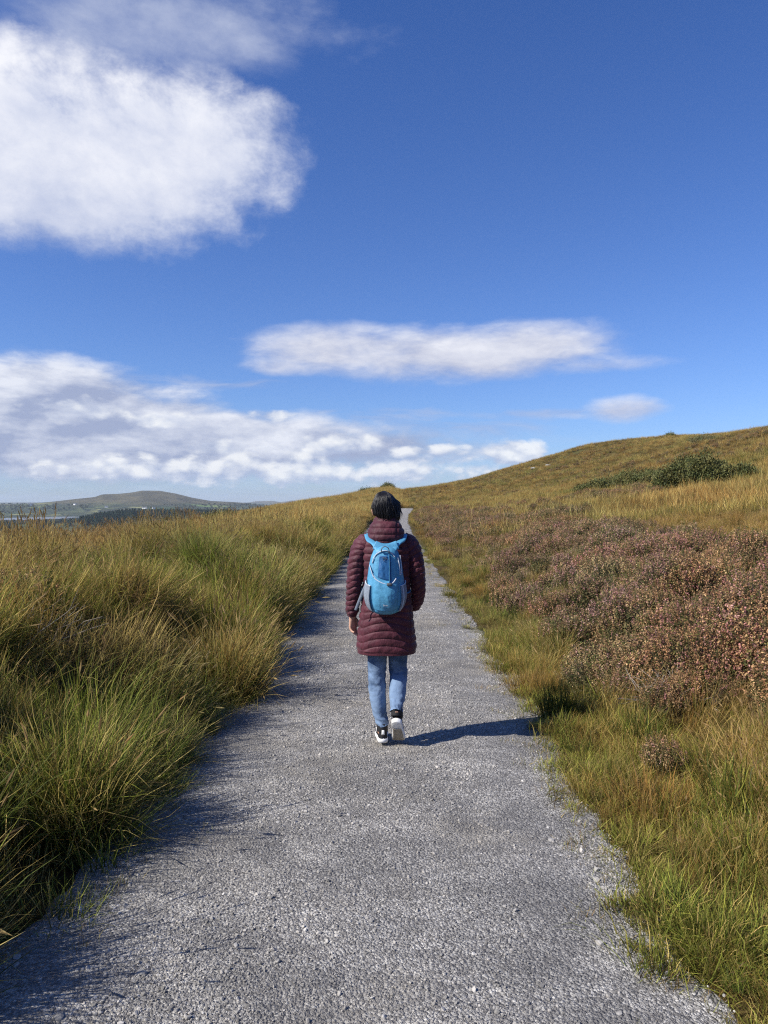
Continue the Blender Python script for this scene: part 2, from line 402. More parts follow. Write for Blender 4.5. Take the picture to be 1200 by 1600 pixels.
path = mesh_np('path', V, np.stack([i + j, i + j + 1, i + nc + j + 1, i + nc + j], -1).reshape(-1, 4), M_GRAVEL)
tag(path, 'straight grey gravel footpath running away across the moor', kind='structure')

# lake -----------------------------------------------------------------------------
T = new_mat('lake_water'); T.b.inputs['Base Color'].default_value = (.05, .07, .10, 1); T.b.inputs['Roughness'].default_value = .12
g = T.n('ShaderNodeNewGeometry'); bn = T.n('ShaderNodeBump'); bn.inputs['Distance'].default_value = .3
T.l(T.noise(g.outputs['Position'], .4, 4, .6), bn.inputs['Height']); T.l(bn.outputs[0], T.b.inputs['Normal'])
ang = np.linspace(0, 2 * PI, 60, endpoint=False)
lx, ly = (50 - 600) / F * 2850, 2850
rad_l = 1 + .25 * fbm(np.cos(ang) * 1.5 + 5, np.sin(ang) * 1.5 + 5, 41, 3)
LX = lx + 130 * np.cos(ang) * rad_l; LY = ly + 330 * np.sin(ang) * rad_l
zl = float(land(lx, ly)) + 3.5
V = np.stack([np.append(LX, lx), np.append(LY, ly), np.full(61, zl)], -1)
lake = mesh_np('lake', V, np.stack([np.full(60, 60), np.arange(60), (np.arange(60) + 1) % 60], -1), T.mat)
tag(lake, 'pale lake glinting down in the valley', kind='structure')
V_ALL_MIN = min(v.co.z for v in ground.data.vertices)
HAZE_D = 5.0e-5
# ------------------------------------------------------------------ vegetation
SRC = bpy.data.collections.new('plant_sources')          # never linked into the scene

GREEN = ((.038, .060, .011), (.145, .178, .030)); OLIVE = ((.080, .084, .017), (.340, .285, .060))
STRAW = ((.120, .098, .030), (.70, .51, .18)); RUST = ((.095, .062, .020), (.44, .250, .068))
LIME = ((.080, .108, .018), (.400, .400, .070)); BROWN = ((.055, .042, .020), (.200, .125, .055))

def veg_mat(name, transl=.40, rough=.62, vary=.30, patch=.22, spec=.25):
    T = new_mat(name)
    at_ = T.n('ShaderNodeAttribute', attribute_name='Col'); oi = T.n('ShaderNodeObjectInfo'); g = T.n('ShaderNodeNewGeometry')
    v = T.rng(oi.outputs['Random'], 0, 1, 1 - vary, 1 + vary, False)
    n = T.rng(T.noise(g.outputs['Position'], patch, 4, .6), .35, .65)
    warm = T.mix(n, (.90, 1.04, .95), (1.10, 1.0, .90))
    c_ = T.mix(1.0, at_.outputs['Color'], warm, 'MULTIPLY')
    hs = T.n('ShaderNodeHueSaturation'); T.l(c_, hs.inputs['Color']); T.l(v, hs.inputs['Value'])
    c_ = hs.outputs[0]
    T.l(c_, T.b.inputs['Base Color']); T.b.inputs['Roughness'].default_value = rough; T.b.inputs['Specular IOR Level'].default_value = spec
    tr = T.n('ShaderNodeBsdfTranslucent'); T.l(c_, tr.inputs['Color'])
    mx = T.n('ShaderNodeMixShader'); mx.inputs[0].default_value = transl
    T.l(T.b.outputs[0], mx.inputs[1]); T.l(tr.outputs[0], mx.inputs[2]); T.l(mx.outputs[0], T.out.inputs[0])
    return T.mat
M_GRASS = veg_mat('grass_blades'); M_HEATH = veg_mat('heather_sprigs', .15, .8, .25, .6)
M_LEAF = veg_mat('gorse_spines', .12, .7, .15, 1.5)

def lerp(a, b, t): return np.asarray(a)[None, :] * (1 - t[:, None]) + np.asarray(b)[None, :] * t[:, None]

def blades(n, R, Lr, lean=(.05, .5), bend=(.3, 1.4), w=.0035, pals=((GREEN, 1.0),), S=4, outward=.7, seed=1, cgain=1.0, centre=(0, 0), heads=0.0, tipstart=.0):
    """n grass blades rooted inside radius R; returns verts, faces, colours"""
    g = np.random.default_rng(seed)
    rr_ = R * np.sqrt(g.random(n)); ph = g.random(n) * 2 * PI
    root = np.stack([rr_ * np.cos(ph), rr_ * np.sin(ph), np.full(n, -.03)], -1)
    azb = np.where(g.random(n) < outward, ph + g.normal(0, .5, n), g.random(n) * 2 * PI)
    Ln = g.uniform(Lr[0], Lr[1], n) * (1 - .25 * (rr_ / R) * g.random(n))
    ln = g.uniform(lean[0], lean[1], n) * (.35 + .65 * rr_ / R); bd = g.uniform(bend[0], bend[1], n) * g.random(n)
    t = np.linspace(0, 1, S + 1)
    th = ln[:, None] + bd[:, None] * t[None, :] ** 1.5
    kink = (g.random(n) < .22)[:, None] * (t[None, 1:] > g.uniform(.3, .8, (n, 1))) * g.uniform(.5, 1.7, (n, 1))   # some blades are broken over
    tm = (th[:, 1:] + th[:, :-1]) / 2 + kink + g.normal(0, .07, (n, S)); ds = Ln[:, None] / S
    hor = np.concatenate([np.zeros((n, 1)), np.cumsum(np.sin(tm) * ds, 1)], 1)
    ver = np.concatenate([np.zeros((n, 1)), np.cumsum(np.cos(tm) * ds, 1)], 1)
    dirx = np.cos(azb)[:, None]; diry = np.sin(azb)[:, None]
    lat = np.concatenate([np.zeros((n, 1)), np.cumsum(g.normal(0, .16, (n, S)), 1)], 1) * Ln[:, None] / S * 1.3
    C_ = np.stack([root[:, :1] + hor * dirx - lat * diry, root[:, 1:2] + hor * diry + lat * dirx, root[:, 2:] + ver], -1)
    tw = azb + PI / 2 + g.normal(0, .7, n)
    side = np.stack([np.cos(tw), np.sin(tw), np.zeros(n)], -1)[:, None, :]
    ww = w * g.uniform(.6, 1.3, n)[:, None] * (1 - t[None, :-1] ** 2 * .75)
    A_ = C_[:, :-1] - side * ww[..., None] / 2; B_ = C_[:, :-1] + side * ww[..., None] / 2
    V = np.concatenate([np.stack([A_, B_], 2).reshape(n, 2 * S, 3), C_[:, -1:]], 1)
    k = 2 * S + 1; base = (np.arange(n) * k)[:, None]
    q = np.array([[2 * i, 2 * i + 1, 2 * i + 3, 2 * i + 2] for i in range(S - 1)])
    Q = (base[:, :, None] + q[None]).reshape(-1, 4); Tr = (base + np.array([[2 * S - 2, 2 * S - 1, 2 * S]])).reshape(-1, 3)
    wts = np.array([p[1] for p in pals]); ch = g.choice(len(pals), n, p=wts / wts.sum())
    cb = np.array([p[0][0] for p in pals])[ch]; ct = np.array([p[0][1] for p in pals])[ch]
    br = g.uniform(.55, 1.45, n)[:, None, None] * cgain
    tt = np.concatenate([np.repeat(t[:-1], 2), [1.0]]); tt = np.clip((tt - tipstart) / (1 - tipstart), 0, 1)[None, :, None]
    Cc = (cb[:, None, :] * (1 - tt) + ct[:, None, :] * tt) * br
    V = V + np.array([centre[0], centre[1], 0])
    out = [(V.reshape(-1, 3), [Q, Tr], Cc.reshape(-1, 3))]
    if heads > 0:                                       # slim seed heads on some of the stalks
        sel = np.where(g.random(n) < heads)[0]; tip = C_[sel, -1] + np.array([centre[0], centre[1], 0]); d = C_[sel, -1] - C_[sel, -2]; d /= np.linalg.norm(d, axis=1)[:, None]
        hl = g.uniform(.05, .11, len(sel))[:, None]; hw = w * 1.5
        s_ = side[sel, 0]; s2 = np.cross(d, s_)
        for sd_ in (s_, s2):
            Vh = np.stack([tip - d * hl * .5, tip - sd_ * hw, tip + d * hl * .6, tip + sd_ * hw], 1)
            Fh = (np.arange(len(sel)) * 4)[:, None] + np.arange(4)[None]
            cc = lerp((.26, .17, .08), (.50, .36, .17), g.random(len(sel)))
            out.append((Vh.reshape(-1, 3), [Fh], np.repeat(cc, 4, 0)))
    return out

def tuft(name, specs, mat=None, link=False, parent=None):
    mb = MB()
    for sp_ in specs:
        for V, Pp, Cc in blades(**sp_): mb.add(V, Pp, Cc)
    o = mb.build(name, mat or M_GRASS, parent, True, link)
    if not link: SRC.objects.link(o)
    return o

def heather(name, n=260, R=.30, H=.42, pink=.35, rust=.4, seed=1, link=False, fl=.0072, nf=20):
    """woody stems fanning up into a dome, each ending in a spike of tiny florets"""
    g = np.random.default_rng(seed); mb = MB()
    ph = g.random(n) * 2 * PI; q = np.sqrt(g.random(n))
    prof = np.sqrt(np.clip(1 - (q * .92) ** 2.4, 0, 1)); lump = .82 + .36 * vnoise(np.cos(ph) * q * 3 + 9, np.sin(ph) * q * 3 + 9, seed)
    tip = np.stack([R * q * np.cos(ph), R * q * np.sin(ph), H * prof * lump * g.uniform(.8, 1.08, n) + .02], -1)
    rootp = np.stack([tip[:, 0] * .25, tip[:, 1] * .25, np.full(n, -.04)], -1)
    ax = tip - rootp; ax /= np.linalg.norm(ax, axis=1)[:, None]; ax = ax * .45 + np.array([0, 0, .6]) + g.normal(0, .12, (n, 3)); ax /= np.linalg.norm(ax, axis=1)[:, None]
    # stems
    sd_ = np.cross(ax, g.normal(size=(n, 3))); sd_ /= np.linalg.norm(sd_, axis=1)[:, None]
    V = np.stack([rootp - sd_ * .002, rootp + sd_ * .002, tip + sd_ * .001, tip - sd_ * .001], 1)
    mb.add(V.reshape(-1, 3), [np.arange(n * 4).reshape(n, 4)], (.085, .065, .050))
    # floret spikes
    L = g.uniform(.07, .16, n)[:, None, None]
    t = g.random((n, nf))[..., None]
    ctr = tip[:, None] - ax[:, None] * L * (1 - t * 1.1) + g.normal(0, .006, (n, nf, 3))
    d1 = g.normal(size=(n, nf, 3)); d1 /= np.linalg.norm(d1, axis=-1, keepdims=True)
    d2 = np.cross(d1, g.normal(size=(n, nf, 3))); d2 /= np.linalg.norm(d2, axis=-1, keepdims=True)
    sz = fl * g.uniform(.6, 1.4, (n, nf, 1))
    V = np.stack([ctr + d1 * sz, ctr + d2 * sz * .6, ctr - d1 * sz, ctr - d2 * sz * .6], 2)
    kind = g.random(n); pk = np.array([(.43, .205, .195), (.33, .150, .140), (.50, .29, .26)]); rs = np.array([(.40, .235, .125), (.31, .170, .090), (.48, .32, .170)]); gn = np.array([(.13, .135, .038), (.19, .155, .06), (.095, .10, .034)])
    pick = g.integers(0, 3, n)
    cb = np.where((kind < pink)[:, None], pk[pick], np.where((kind < pink + rust)[:, None], rs[pick], gn[pick]))
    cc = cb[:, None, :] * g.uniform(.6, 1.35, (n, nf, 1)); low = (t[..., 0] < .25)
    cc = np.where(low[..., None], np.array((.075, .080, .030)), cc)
    mb.add(V.reshape(-1, 3), [np.arange(n * nf * 4).reshape(-1, 4)], np.repeat(cc.reshape(-1, 3), 4, 0))
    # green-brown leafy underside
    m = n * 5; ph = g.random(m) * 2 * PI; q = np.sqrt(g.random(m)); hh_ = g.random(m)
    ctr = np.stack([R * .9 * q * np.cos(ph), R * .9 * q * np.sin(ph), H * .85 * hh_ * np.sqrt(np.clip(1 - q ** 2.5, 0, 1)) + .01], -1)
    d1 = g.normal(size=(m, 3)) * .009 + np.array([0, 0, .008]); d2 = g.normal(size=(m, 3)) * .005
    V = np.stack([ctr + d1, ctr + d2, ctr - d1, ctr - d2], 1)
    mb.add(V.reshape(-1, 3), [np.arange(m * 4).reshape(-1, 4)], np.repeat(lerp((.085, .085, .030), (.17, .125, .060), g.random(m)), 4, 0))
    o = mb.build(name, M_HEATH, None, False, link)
    if not link: SRC.objects.link(o)
    return o

# ---- scatter one kind of stuff over points with geometry nodes
def scatter(name, sources, pos, scale, idx, tilt=.12, label=None, zscale=None, seed=5, rot=None):
    g = np.random.default_rng(seed); n = len(pos)
    me = bpy.data.meshes.new(name); me.vertices.add(n); me.vertices.foreach_set('co', np.asarray(pos, np.float32).ravel())
    a = me.attributes.new('rot', 'FLOAT_VECTOR', 'POINT')
    rot0 = np.stack([g.normal(0, tilt, n), g.normal(0, tilt, n), g.random(n) * 2 * PI], -1).astype(np.float32)
    if rot is not None: rot_ = np.asarray(rot, np.float32)
    else: rot_ = rot0
    a.data.foreach_set('vector', rot_.ravel())
    a = me.attributes.new('scl', 'FLOAT_VECTOR', 'POINT')
    s_ = np.repeat(np.asarray(scale, np.float32)[:, None], 3, 1)
    if zscale is not None: s_[:, 2] *= zscale
    a.data.foreach_set('vector', s_.ravel())
    a = me.attributes.new('vi', 'INT', 'POINT'); a.data.foreach_set('value', np.asarray(idx, np.int32))
    o = bpy.data.objects.new(name, me); COL.objects.link(o)
    c_ = bpy.data.collections.new(name + '_kinds')
    for i_, s in enumerate(sources):
        s.name = '%s_kind_%02d' % (name, i_) if s.users_collection and len(s.users_collection) == 1 else s.name
        c_.objects.link(s)
    ng = bpy.data.node_groups.new(name + '_scatter', 'GeometryNodeTree')
    ng.interface.new_socket('Geometry', in_out='INPUT', socket_type='NodeSocketGeometry')
    ng.interface.new_socket('Geometry', in_out='OUTPUT', socket_type='NodeSocketGeometry')
    N = ng.nodes.new; gi = N('NodeGroupInput'); go = N('NodeGroupOutput'); ip = N('GeometryNodeInstanceOnPoints'); ci = N('GeometryNodeCollectionInfo')
    ci.inputs['Collection'].default_value = c_; ci.inputs['Separate Children'].default_value = True; ci.inputs['Reset Children'].default_value = True
    ip.inputs['Pick Instance'].default_value = True
    def named(k, dt):
        nd = N('GeometryNodeInputNamedAttribute'); nd.data_type = dt; nd.inputs['Name'].default_value = k; return nd.outputs['Attribute']
    lk = ng.links.new
    lk(gi.outputs[0], ip.inputs['Points']); lk(ci.outputs[0], ip.inputs['Instance'])
    lk(named('vi', 'INT'), ip.inputs['Instance Index']); lk(named('scl', 'FLOAT_VECTOR'), ip.inputs['Scale'])
    e2r = N('FunctionNodeEulerToRotation'); lk(named('rot', 'FLOAT_VECTOR'), e2r.inputs[0]); lk(e2r.outputs[0], ip.inputs['Rotation'])
    lk(ip.outputs[0], go.inputs[0])
    md = o.modifiers.new('scatter', 'NODES'); md.node_group = ng
    tag(o, label, None, None, 'stuff')
    return o

B_ = dict
def near_kinds():
    K = []
    K.append(tuft('a_green', [B_(n=150, R=.16, Lr=(.25, .62), w=.0044, pals=((GREEN, .34), (LIME, .40), (STRAW, .18), (BROWN, .08)), seed=101)]))
    K.append(tuft('b_green', [B_(n=130, R=.18, Lr=(.2, .55), bend=(.4, 2.2), w=.0044, pals=((GREEN, .20), (LIME, .28), (OLIVE, .17), (STRAW, .25), (BROWN, .1)), seed=102)]))
    K.append(tuft('c_straw', [B_(n=120, R=.17, Lr=(.35, .74), bend=(.1, 1.2), w=.0036, pals=((STRAW, .55), (OLIVE, .3), (RUST, .15)), seed=103, heads=.35)]))
    K.append(tuft('d_mixed', [B_(n=130, R=.18, Lr=(.35, .7), w=.0038, pals=((STRAW, .5), (GREEN, .25), (RUST, .25)), seed=104, heads=.2)]))
    K.append(tuft('e_rust', [B_(n=110, R=.17, Lr=(.3, .6), bend=(.3, 1.6), w=.0036, pals=((RUST, .6), (STRAW, .25), (OLIVE, .15)), seed=105, heads=.15)]))
    K.append(tuft('f_verge', [B_(n=120, R=.15, Lr=(.08, .24), lean=(.1, .9), bend=(.4, 1.8), w=.0036, pals=((LIME, .45), (OLIVE, .35), (STRAW, .2)), seed=106, S=3)]))
    K.append(tuft('g_verge', [B_(n=100, R=.15, Lr=(.10, .30), lean=(.1, .8), bend=(.3, 1.6), w=.0034, pals=((OLIVE, .35), (STRAW, .35), (RUST, .3)), seed=107, S=3)]))
    K.append(tuft('h_verge_green', [B_(n=110, R=.14, Lr=(.12, .34), lean=(.1, .8), bend=(.3, 1.8), w=.0048, pals=((GREEN, .6), (LIME, .4)), seed=108, S=3)]))
    K.append(tuft('i_short', [B_(n=60, R=.09, Lr=(.03, .10), lean=(.2, 1.2), bend=(.2, 1.2), w=.0032, pals=((LIME, .5), (STRAW, .3), (RUST, .2)), seed=109, S=2)]))
    K.append(tuft('j_dead', [B_(n=100, R=.18, Lr=(.25, .60), lean=(.4, 1.35), bend=(.3, 2.4), w=.0040, pals=((STRAW, .5), (BROWN, .5)), seed=110, outward=.4)]))
    K.append(tuft('k_mat', [B_(n=230, R=.13, Lr=(.03, .12), lean=(.2, 1.3), bend=(.2, 1.6), w=.0042, pals=((LIME, .35), (STRAW, .25), (BROWN, .25), (OLIVE, .15)), seed=111, S=2, outward=.3)]))
    return K
def far_kinds():
    K = []
    for i_, (pl, L_) in enumerate([(((GREEN, .4), (OLIVE, .4), (RUST, .2)), (.3, .6)), (((OLIVE, .4), (STRAW, .35), (BROWN, .25)), (.3, .6)), (((STRAW, .65), (RUST, .35)), (.35, .7)), (((RUST, .7), (BROWN, .3)), (.25, .5)), (((BROWN, .6), (OLIVE, .4)), (.15, .35))]):
        K.append(tuft('far_%d' % i_, [B_(n=70, R=.32, Lr=L_, w=.011, pals=pl, seed=120 + i_, S=3)]))
    return K
NEARK = near_kinds(); FARK = far_kinds()

def polar_pts(n_fn, r0, r1, az0=-36, az1=36, seed=1):
    """points with areal density n_fn(r) per square metre"""
    g = np.random.default_rng(seed)
    rs_ = np.geomspace(r0, r1, 400); dens = n_fn(rs_) * rs_
    cdf = np.concatenate([[0], np.cumsum((dens[1:] + dens[:-1]) / 2 * np.diff(rs_))]); total = cdf[-1] * rad(az1 - az0)
    n = int(total); r = np.interp(g.random(n) * cdf[-1], cdf, rs_); a = np.radians(g.uniform(az0, az1, n))
    return r * np.sin(a), r * np.cos(a), r
def box_pts(x0, x1, y0, y1, d, seed):
    g = np.random.default_rng(seed); n = int((x1 - x0) * (y1 - y0) * d)
    return g.uniform(x0, x1, n), g.uniform(y0, y1, n)

# heather belt on the right bank
def heath_amount(x, y):
    s = x - path_c(y)
    lo = 1.85 + .25 * fbm(y * .5, y * 0, 51, 3); hi = 5.0 + 1.2 * fbm(y * .3, y * 0 + 5, 52, 3) + .015 * np.clip(y, 0, 100)
    band_ = ss(s, lo - .12, lo + .12) * (1 - ss(s, hi - .8, hi + .8)) * ss(y, 3.9, 4.9) * (1 - .5 * ss(y, 90, 130))
    hole = ss(fbm(x * .8, y * .8, 53, 3), -.62, -.35)
    return band_ * hole

# near tufts: tussocks (several tufts leaning out from one centre, all of one kind) over a thinner mixed sward
g = np.random.default_rng(3)
def kinds_for(x, y, U, V_):
    """which tuft grows at a place, and how tall it stands"""
    L_, R_ = path_edges(y); left = x < L_ + .02; right = x > R_ - .01; dl = L_ - x; dr = x - R_
    pn = fbm(x * .55, y * .55, 61, 3); pn2 = fbm(x * 1.7, y * 1.7, 62, 3)
    straw = ss(dl + 1.1 * pn + .05 * (y - 6), 1.0, 3.0)
    idx = np.where(U < straw, np.where(V_ < .50, 2, np.where(V_ < .76, 3, np.where(V_ < .86, 9, 1))), np.where(V_ < .36, 0, np.where(V_ < .66, 1, np.where(V_ < .82, 3, 9))))
    scl = .60 + .38 * ss(dl, 0, .35)
    vz = right & (dr < .95 + .45 * pn)
    idx = np.where(vz, np.where(V_ < .15, 7, np.where(V_ < .38, 5, np.where(V_ < .62, 6, np.where(V_ < .76, 4, np.where(V_ < .84, 1, np.where(V_ < .93, 3, 9)))))), idx)
    scl = np.where(vz, np.where(np.isin(idx, (5, 6, 7)), .75 + .65 * ss(dr, .1, .9), .40 + .30 * ss(dr, .1, .8)), scl)
    rz = right & ~vz
    idx = np.where(rz, np.where(V_ < .22, 4, np.where(V_ < .48, 3, np.where(V_ < .70, 1, np.where(V_ < .88, 2, 9)))), idx)
    scl = np.where(rz, .66, scl)
    scl = np.where(left, scl * (.84 + .16 * ss(y, 3, 8)), scl)
    return idx, scl, left, right, vz, rz, dl, dr
# tussock centres
cx, cy, r = polar_pts(lambda r: 3.6 * np.minimum(1, (9 / r) ** .8), 1.0, 26, -42, 35, 31)
cx2, cy2 = box_pts(-5, -1.2, -2.5, 1.5, 3.6, 32); cx = np.concatenate([cx, cx2]); cy = np.concatenate([cy, cy2]); kk = np.hypot(cx, cy) > 1.0; cx, cy = cx[kk], cy[kk]
ye = 1.0 + np.cumsum(g.uniform(.45, 1.5, 60)); ye = ye[ye < 34]; xe = path_edges(ye)[0] - g.uniform(.10, .42, len(ye)); n_e = len(ye) * 3
cx = np.concatenate([cx, np.repeat(xe, 3) + g.normal(0, .06, n_e)]); cy = np.concatenate([cy, np.repeat(ye, 3) + g.normal(0, .06, n_e)])
m_ = len(cx); per = 12; RT = g.uniform(.16, .34, m_); hT = g.uniform(.62, 1.22, m_) * np.where(cx > 0, .68, 1.0); RT = RT * np.where(cx > 0, .8, 1.0); hT[-n_e:] = np.repeat(g.uniform(.95, 1.5, n_e // 3), 3); RT[-n_e:] = .22
ci, cs, *_ = kinds_for(cx, cy, g.random(m_), g.random(m_))
ph = g.random((m_, per)) * 2 * PI; q = np.sqrt(g.random((m_, per))); tx = cx[:, None] + RT[:, None] * q * np.cos(ph); ty = cy[:, None] + RT[:, None] * q * np.sin(ph)
tz = land(tx, ty) + .10 * hT[:, None] * (1 - q ** 2)
ts_ = (cs * hT)[:, None] * (1.06 - .34 * q ** 2) * g.uniform(.85, 1.12, (m_, per)); tilt_ = .10 + .62 * q ** 1.3 + g.normal(0, .06, (m_, per))
ti = np.where(g.random((m_, per)) < .82, ci[:, None], kinds_for(tx.ravel(), ty.ravel(), g.random(m_ * per), g.random(m_ * per))[0].reshape(m_, per))
RX = np.stack([g.normal(0, .08, (m_, per)), tilt_, ph + g.normal(0, .3, (m_, per))], -1).reshape(-1, 3)
tx, ty, tz, ts_, ti = (v.ravel() for v in (tx, ty, tz, ts_, ti))
# the sward between them
x, y, r = polar_pts(lambda r: 26 * np.minimum(1, (8 / r) ** 1.0), 1.2, 26, -42, 35, 1)
x2, y2 = box_pts(-5, 5, -2.5, 2.2, 22, 2); keep2 = np.hypot(x2, y2) > .8; x = np.concatenate([x, x2[keep2]]); y = np.concatenate([y, y2[keep2]])
i2, s2, left, right, vz, rz, dl, dr = kinds_for(x, y, g.random(len(x)), g.random(len(x)))
xv, yv = box_pts(.80, 2.4, 1.3, 9, 150, 36)
iv, sv_, *_ = kinds_for(xv, yv, g.random(len(xv)), g.random(len(xv))); pv = fbm(xv * 1.4, yv * 1.4, 58, 3); iv = np.where(pv > .15, 6, np.where(pv > -.2, 5, 7)); iv = np.where(g.random(len(xv)) < .3, 6, iv); iv = np.where(g.random(len(xv)) < .55, 10, iv); sv_ = g.uniform(.4, .95, len(xv))
s2 = s2 * np.where(left, g.uniform(.45, .85, len(x)), g.uniform(.6, 1.05, len(x)))
gapn = fbm(x * 1.6 + 7, y * 1.6, 69, 2); kp = ~(left & (gapn < -.35) & (dl > .15))
R2 = np.stack([g.normal(0, .18, len(x)), g.normal(0, .18, len(x)), g.random(len(x)) * 2 * PI], -1)
RV = np.stack([g.normal(0, .22, len(xv)), g.normal(0, .22, len(xv)), g.random(len(xv)) * 2 * PI], -1)
X_ = np.concatenate([tx, x[kp], xv]); Y_ = np.concatenate([ty, y[kp], yv]); Z_ = np.concatenate([tz, land(x, y)[kp], land(xv, yv)]); S_ = np.concatenate([ts_, s2[kp], sv_]); I_ = np.concatenate([ti, i2[kp], iv]); RR_ = np.concatenate([RX, R2[kp], RV])
L_, R_ = path_edges(Y_); dl = L_ - X_; dr = X_ - R_; keep = (dl > -.02) | (dr > -.01); U = g.random(len(X_))
el_ = (dl > -.03) & (dl < .10); I_ = np.where(el_ & (U < .6), np.where(U < .3, 7, 5), I_); S_ = np.where(el_ & (U < .6), .6 + U, S_)
er_ = (dr > -.02) & (dr < .10); I_ = np.where(er_, np.where(U < .45, 8, np.where(U < .9, 10, 5)), I_); S_ = np.where(er_, .45 + .75 * (U * 7 % 1), S_)
ht = heath_amount(X_, Y_); keep &= ~((dr > .6) & (g.random(len(X_)) < ht * (.10 + .84 * ss(fbm(X_ * 1.0, Y_ * 1.0, 57, 3), -.22, .12)))); keep &= ~((dr > 0) & (dr < .22) & (g.random(len(X_)) < .25)); keep &= np.hypot(X_, Y_) > .9
X_, Y_, Z_, S_, I_, RR_ = X_[keep], Y_[keep], Z_[keep], np.clip(S_[keep], .3, 1.7), I_[keep], RR_[keep]
print('near tufts', len(X_))
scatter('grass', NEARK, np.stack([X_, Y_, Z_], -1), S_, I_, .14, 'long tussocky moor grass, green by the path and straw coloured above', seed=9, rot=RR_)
# loose short tufts creeping onto the gravel
yy = g.uniform(1.8, 30, 900) ; side_ = g.random(900) < .5; L_, R_ = path_edges(yy)
off = np.abs(g.normal(0, .10, 900)); xx = np.where(side_, L_ + off, R_ - off)
scatter('verge_grass', [NEARK[8]], np.stack([xx, yy, land(xx, yy) + .012], -1), g.uniform(.35, 1.0, 900), np.zeros(900), .2, 'tiny grass tufts creeping over the gravel edge', seed=10)

# far tufts --------------------------------------------------------------------
x, y, r = polar_pts(lambda r: 13 * (20 / r) ** 1.12, 20, 420, -34, 34, 11)
s = x - path_c(y); U = g.random(len(x))
keep = (np.abs(s) > 1.45) | (y > 147)
keep &= ~(U * 13 % 1 < .88 * heath_amount(x, y))
hill_n = fbm(x * .05, y * .05, 63, 4); hn2 = fbm(x * .22, y * .16, 64, 3)
idx = np.where(hill_n + hn2 * .9 > .26, np.where(U < .55, 1, np.where(U < .7, 0, 2)), np.where(hill_n + hn2 * .9 > -.12, np.where(U < .42, 3, np.where(U < .55, 1, 2)), np.where(U < .45, 4, np.where(U < .85, 3, 2))))
lf = s < 0; idx = np.where(lf & (U < .5), 2, idx)
gold = (s > 3) & (s < 11) & (y > 30) & (y < 52) & (hn2 > .0); idx = np.where(gold & (U < .6), 2, idx)
scl = g.uniform(.55, 1.4, len(x)) * (1 + .004 * r) * np.where(lf, 1.0, .8) * np.where((np.abs(s) < 2.4) & (y < 140), .55, 1.0)
x, y, idx, scl = x[keep], y[keep], idx[keep], scl[keep]
scatter('moor_grass', FARK, np.stack([x, y, land(x, y)], -1), scl, idx, .15, 'brown and green rough grass covering the hillside', seed=12)

# heather ------------------------------------------------------------------------
HK = [heather('h0', 230, .28, .40, .10, .62, 201), heather('h1', 230, .30, .36, .36, .36, 202), heather('h2', 200, .26, .34, .03, .50, 203), heather('h3', 220, .30, .38, .20, .50, 204)]
x, y, r = polar_pts(lambda r: 15.0 * np.minimum(1, (9 / r) ** .7), 3.5, 130, -2, 36, 21)
ht = heath_amount(x, y); cl = np.maximum(ss(fbm(x * 1.0, y * 1.0, 57, 3), -.26, .10), .75 * ss(y, 11, 20)); k = g.random(len(x)) < ht * cl; x, y, cl = x[k], y[k], cl[k]
hn = fbm(x * .6, y * .6, 65, 3); idx = np.where(hn > .22, 1, np.where(hn > .0, 3, np.where(hn > -.25, 0, 2)))
s = x - path_c(y)
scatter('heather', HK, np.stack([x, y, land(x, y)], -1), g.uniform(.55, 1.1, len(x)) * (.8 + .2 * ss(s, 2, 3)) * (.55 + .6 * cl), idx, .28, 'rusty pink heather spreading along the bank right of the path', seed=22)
# far patches of heather on the hillside
x, y, r = polar_pts(lambda r: 1.6 * (30 / r) ** 1.0, 22, 260, -3, 34, 23)
hn = fbm(x * .07, y * .07, 66, 3) + .5 * fbm(x * .4, y * .4, 67, 2); k = (hn > .22) & (x - path_c(y) > 4.5); x, y = x[k], y[k]
scatter('hill_heather', [HK[0], HK[2]], np.stack([x, y, land(x, y)], -1), g.uniform(.9, 1.6, len(x)), (g.random(len(x)) < .5).astype(int), .2, 'dark brown heather patches scattered up the hill', seed=24)

# stones of the gravel ----------------------------------------------------------
T = new_mat('gravel_stone'); oi = T.n('ShaderNodeObjectInfo'); rp = T.n('ShaderNodeValToRGB'); T.l(oi.outputs['Random'], rp.inputs[0])
rp.color_ramp.elements[0].color = (.142, .134, .120, 1); rp.color_ramp.elements[1].color = (.52, .50, .47, 1)
for p_, c_ in ((.35, (.28, .264, .240)), (.7, (.40, .378, .345)), (.88, (.47, .43, .38))):
    e_ = rp.color_ramp.elements.new(p_); e_.color = (*c_, 1)
gq = T.n('ShaderNodeNewGeometry'); sc_ = T.mix(T.rng(T.noise(gq.outputs['Position'], 1.3, 5, .62), .36, .62), T.mix(.42, rp.outputs[0], (.085, .082, .08)), rp.outputs[0])
sc_ = T.mix(T.rng(T.noise(gq.outputs['Position'], .8, 4, .6), .48, .66, 0, .55), sc_, (.32, .285, .23))
T.l(sc_, T.b.inputs['Base Color']); T.b.inputs['Roughness'].default_value = .7; T.b.inputs['Specular IOR Level'].default_value = .4
M_STONE = T.mat
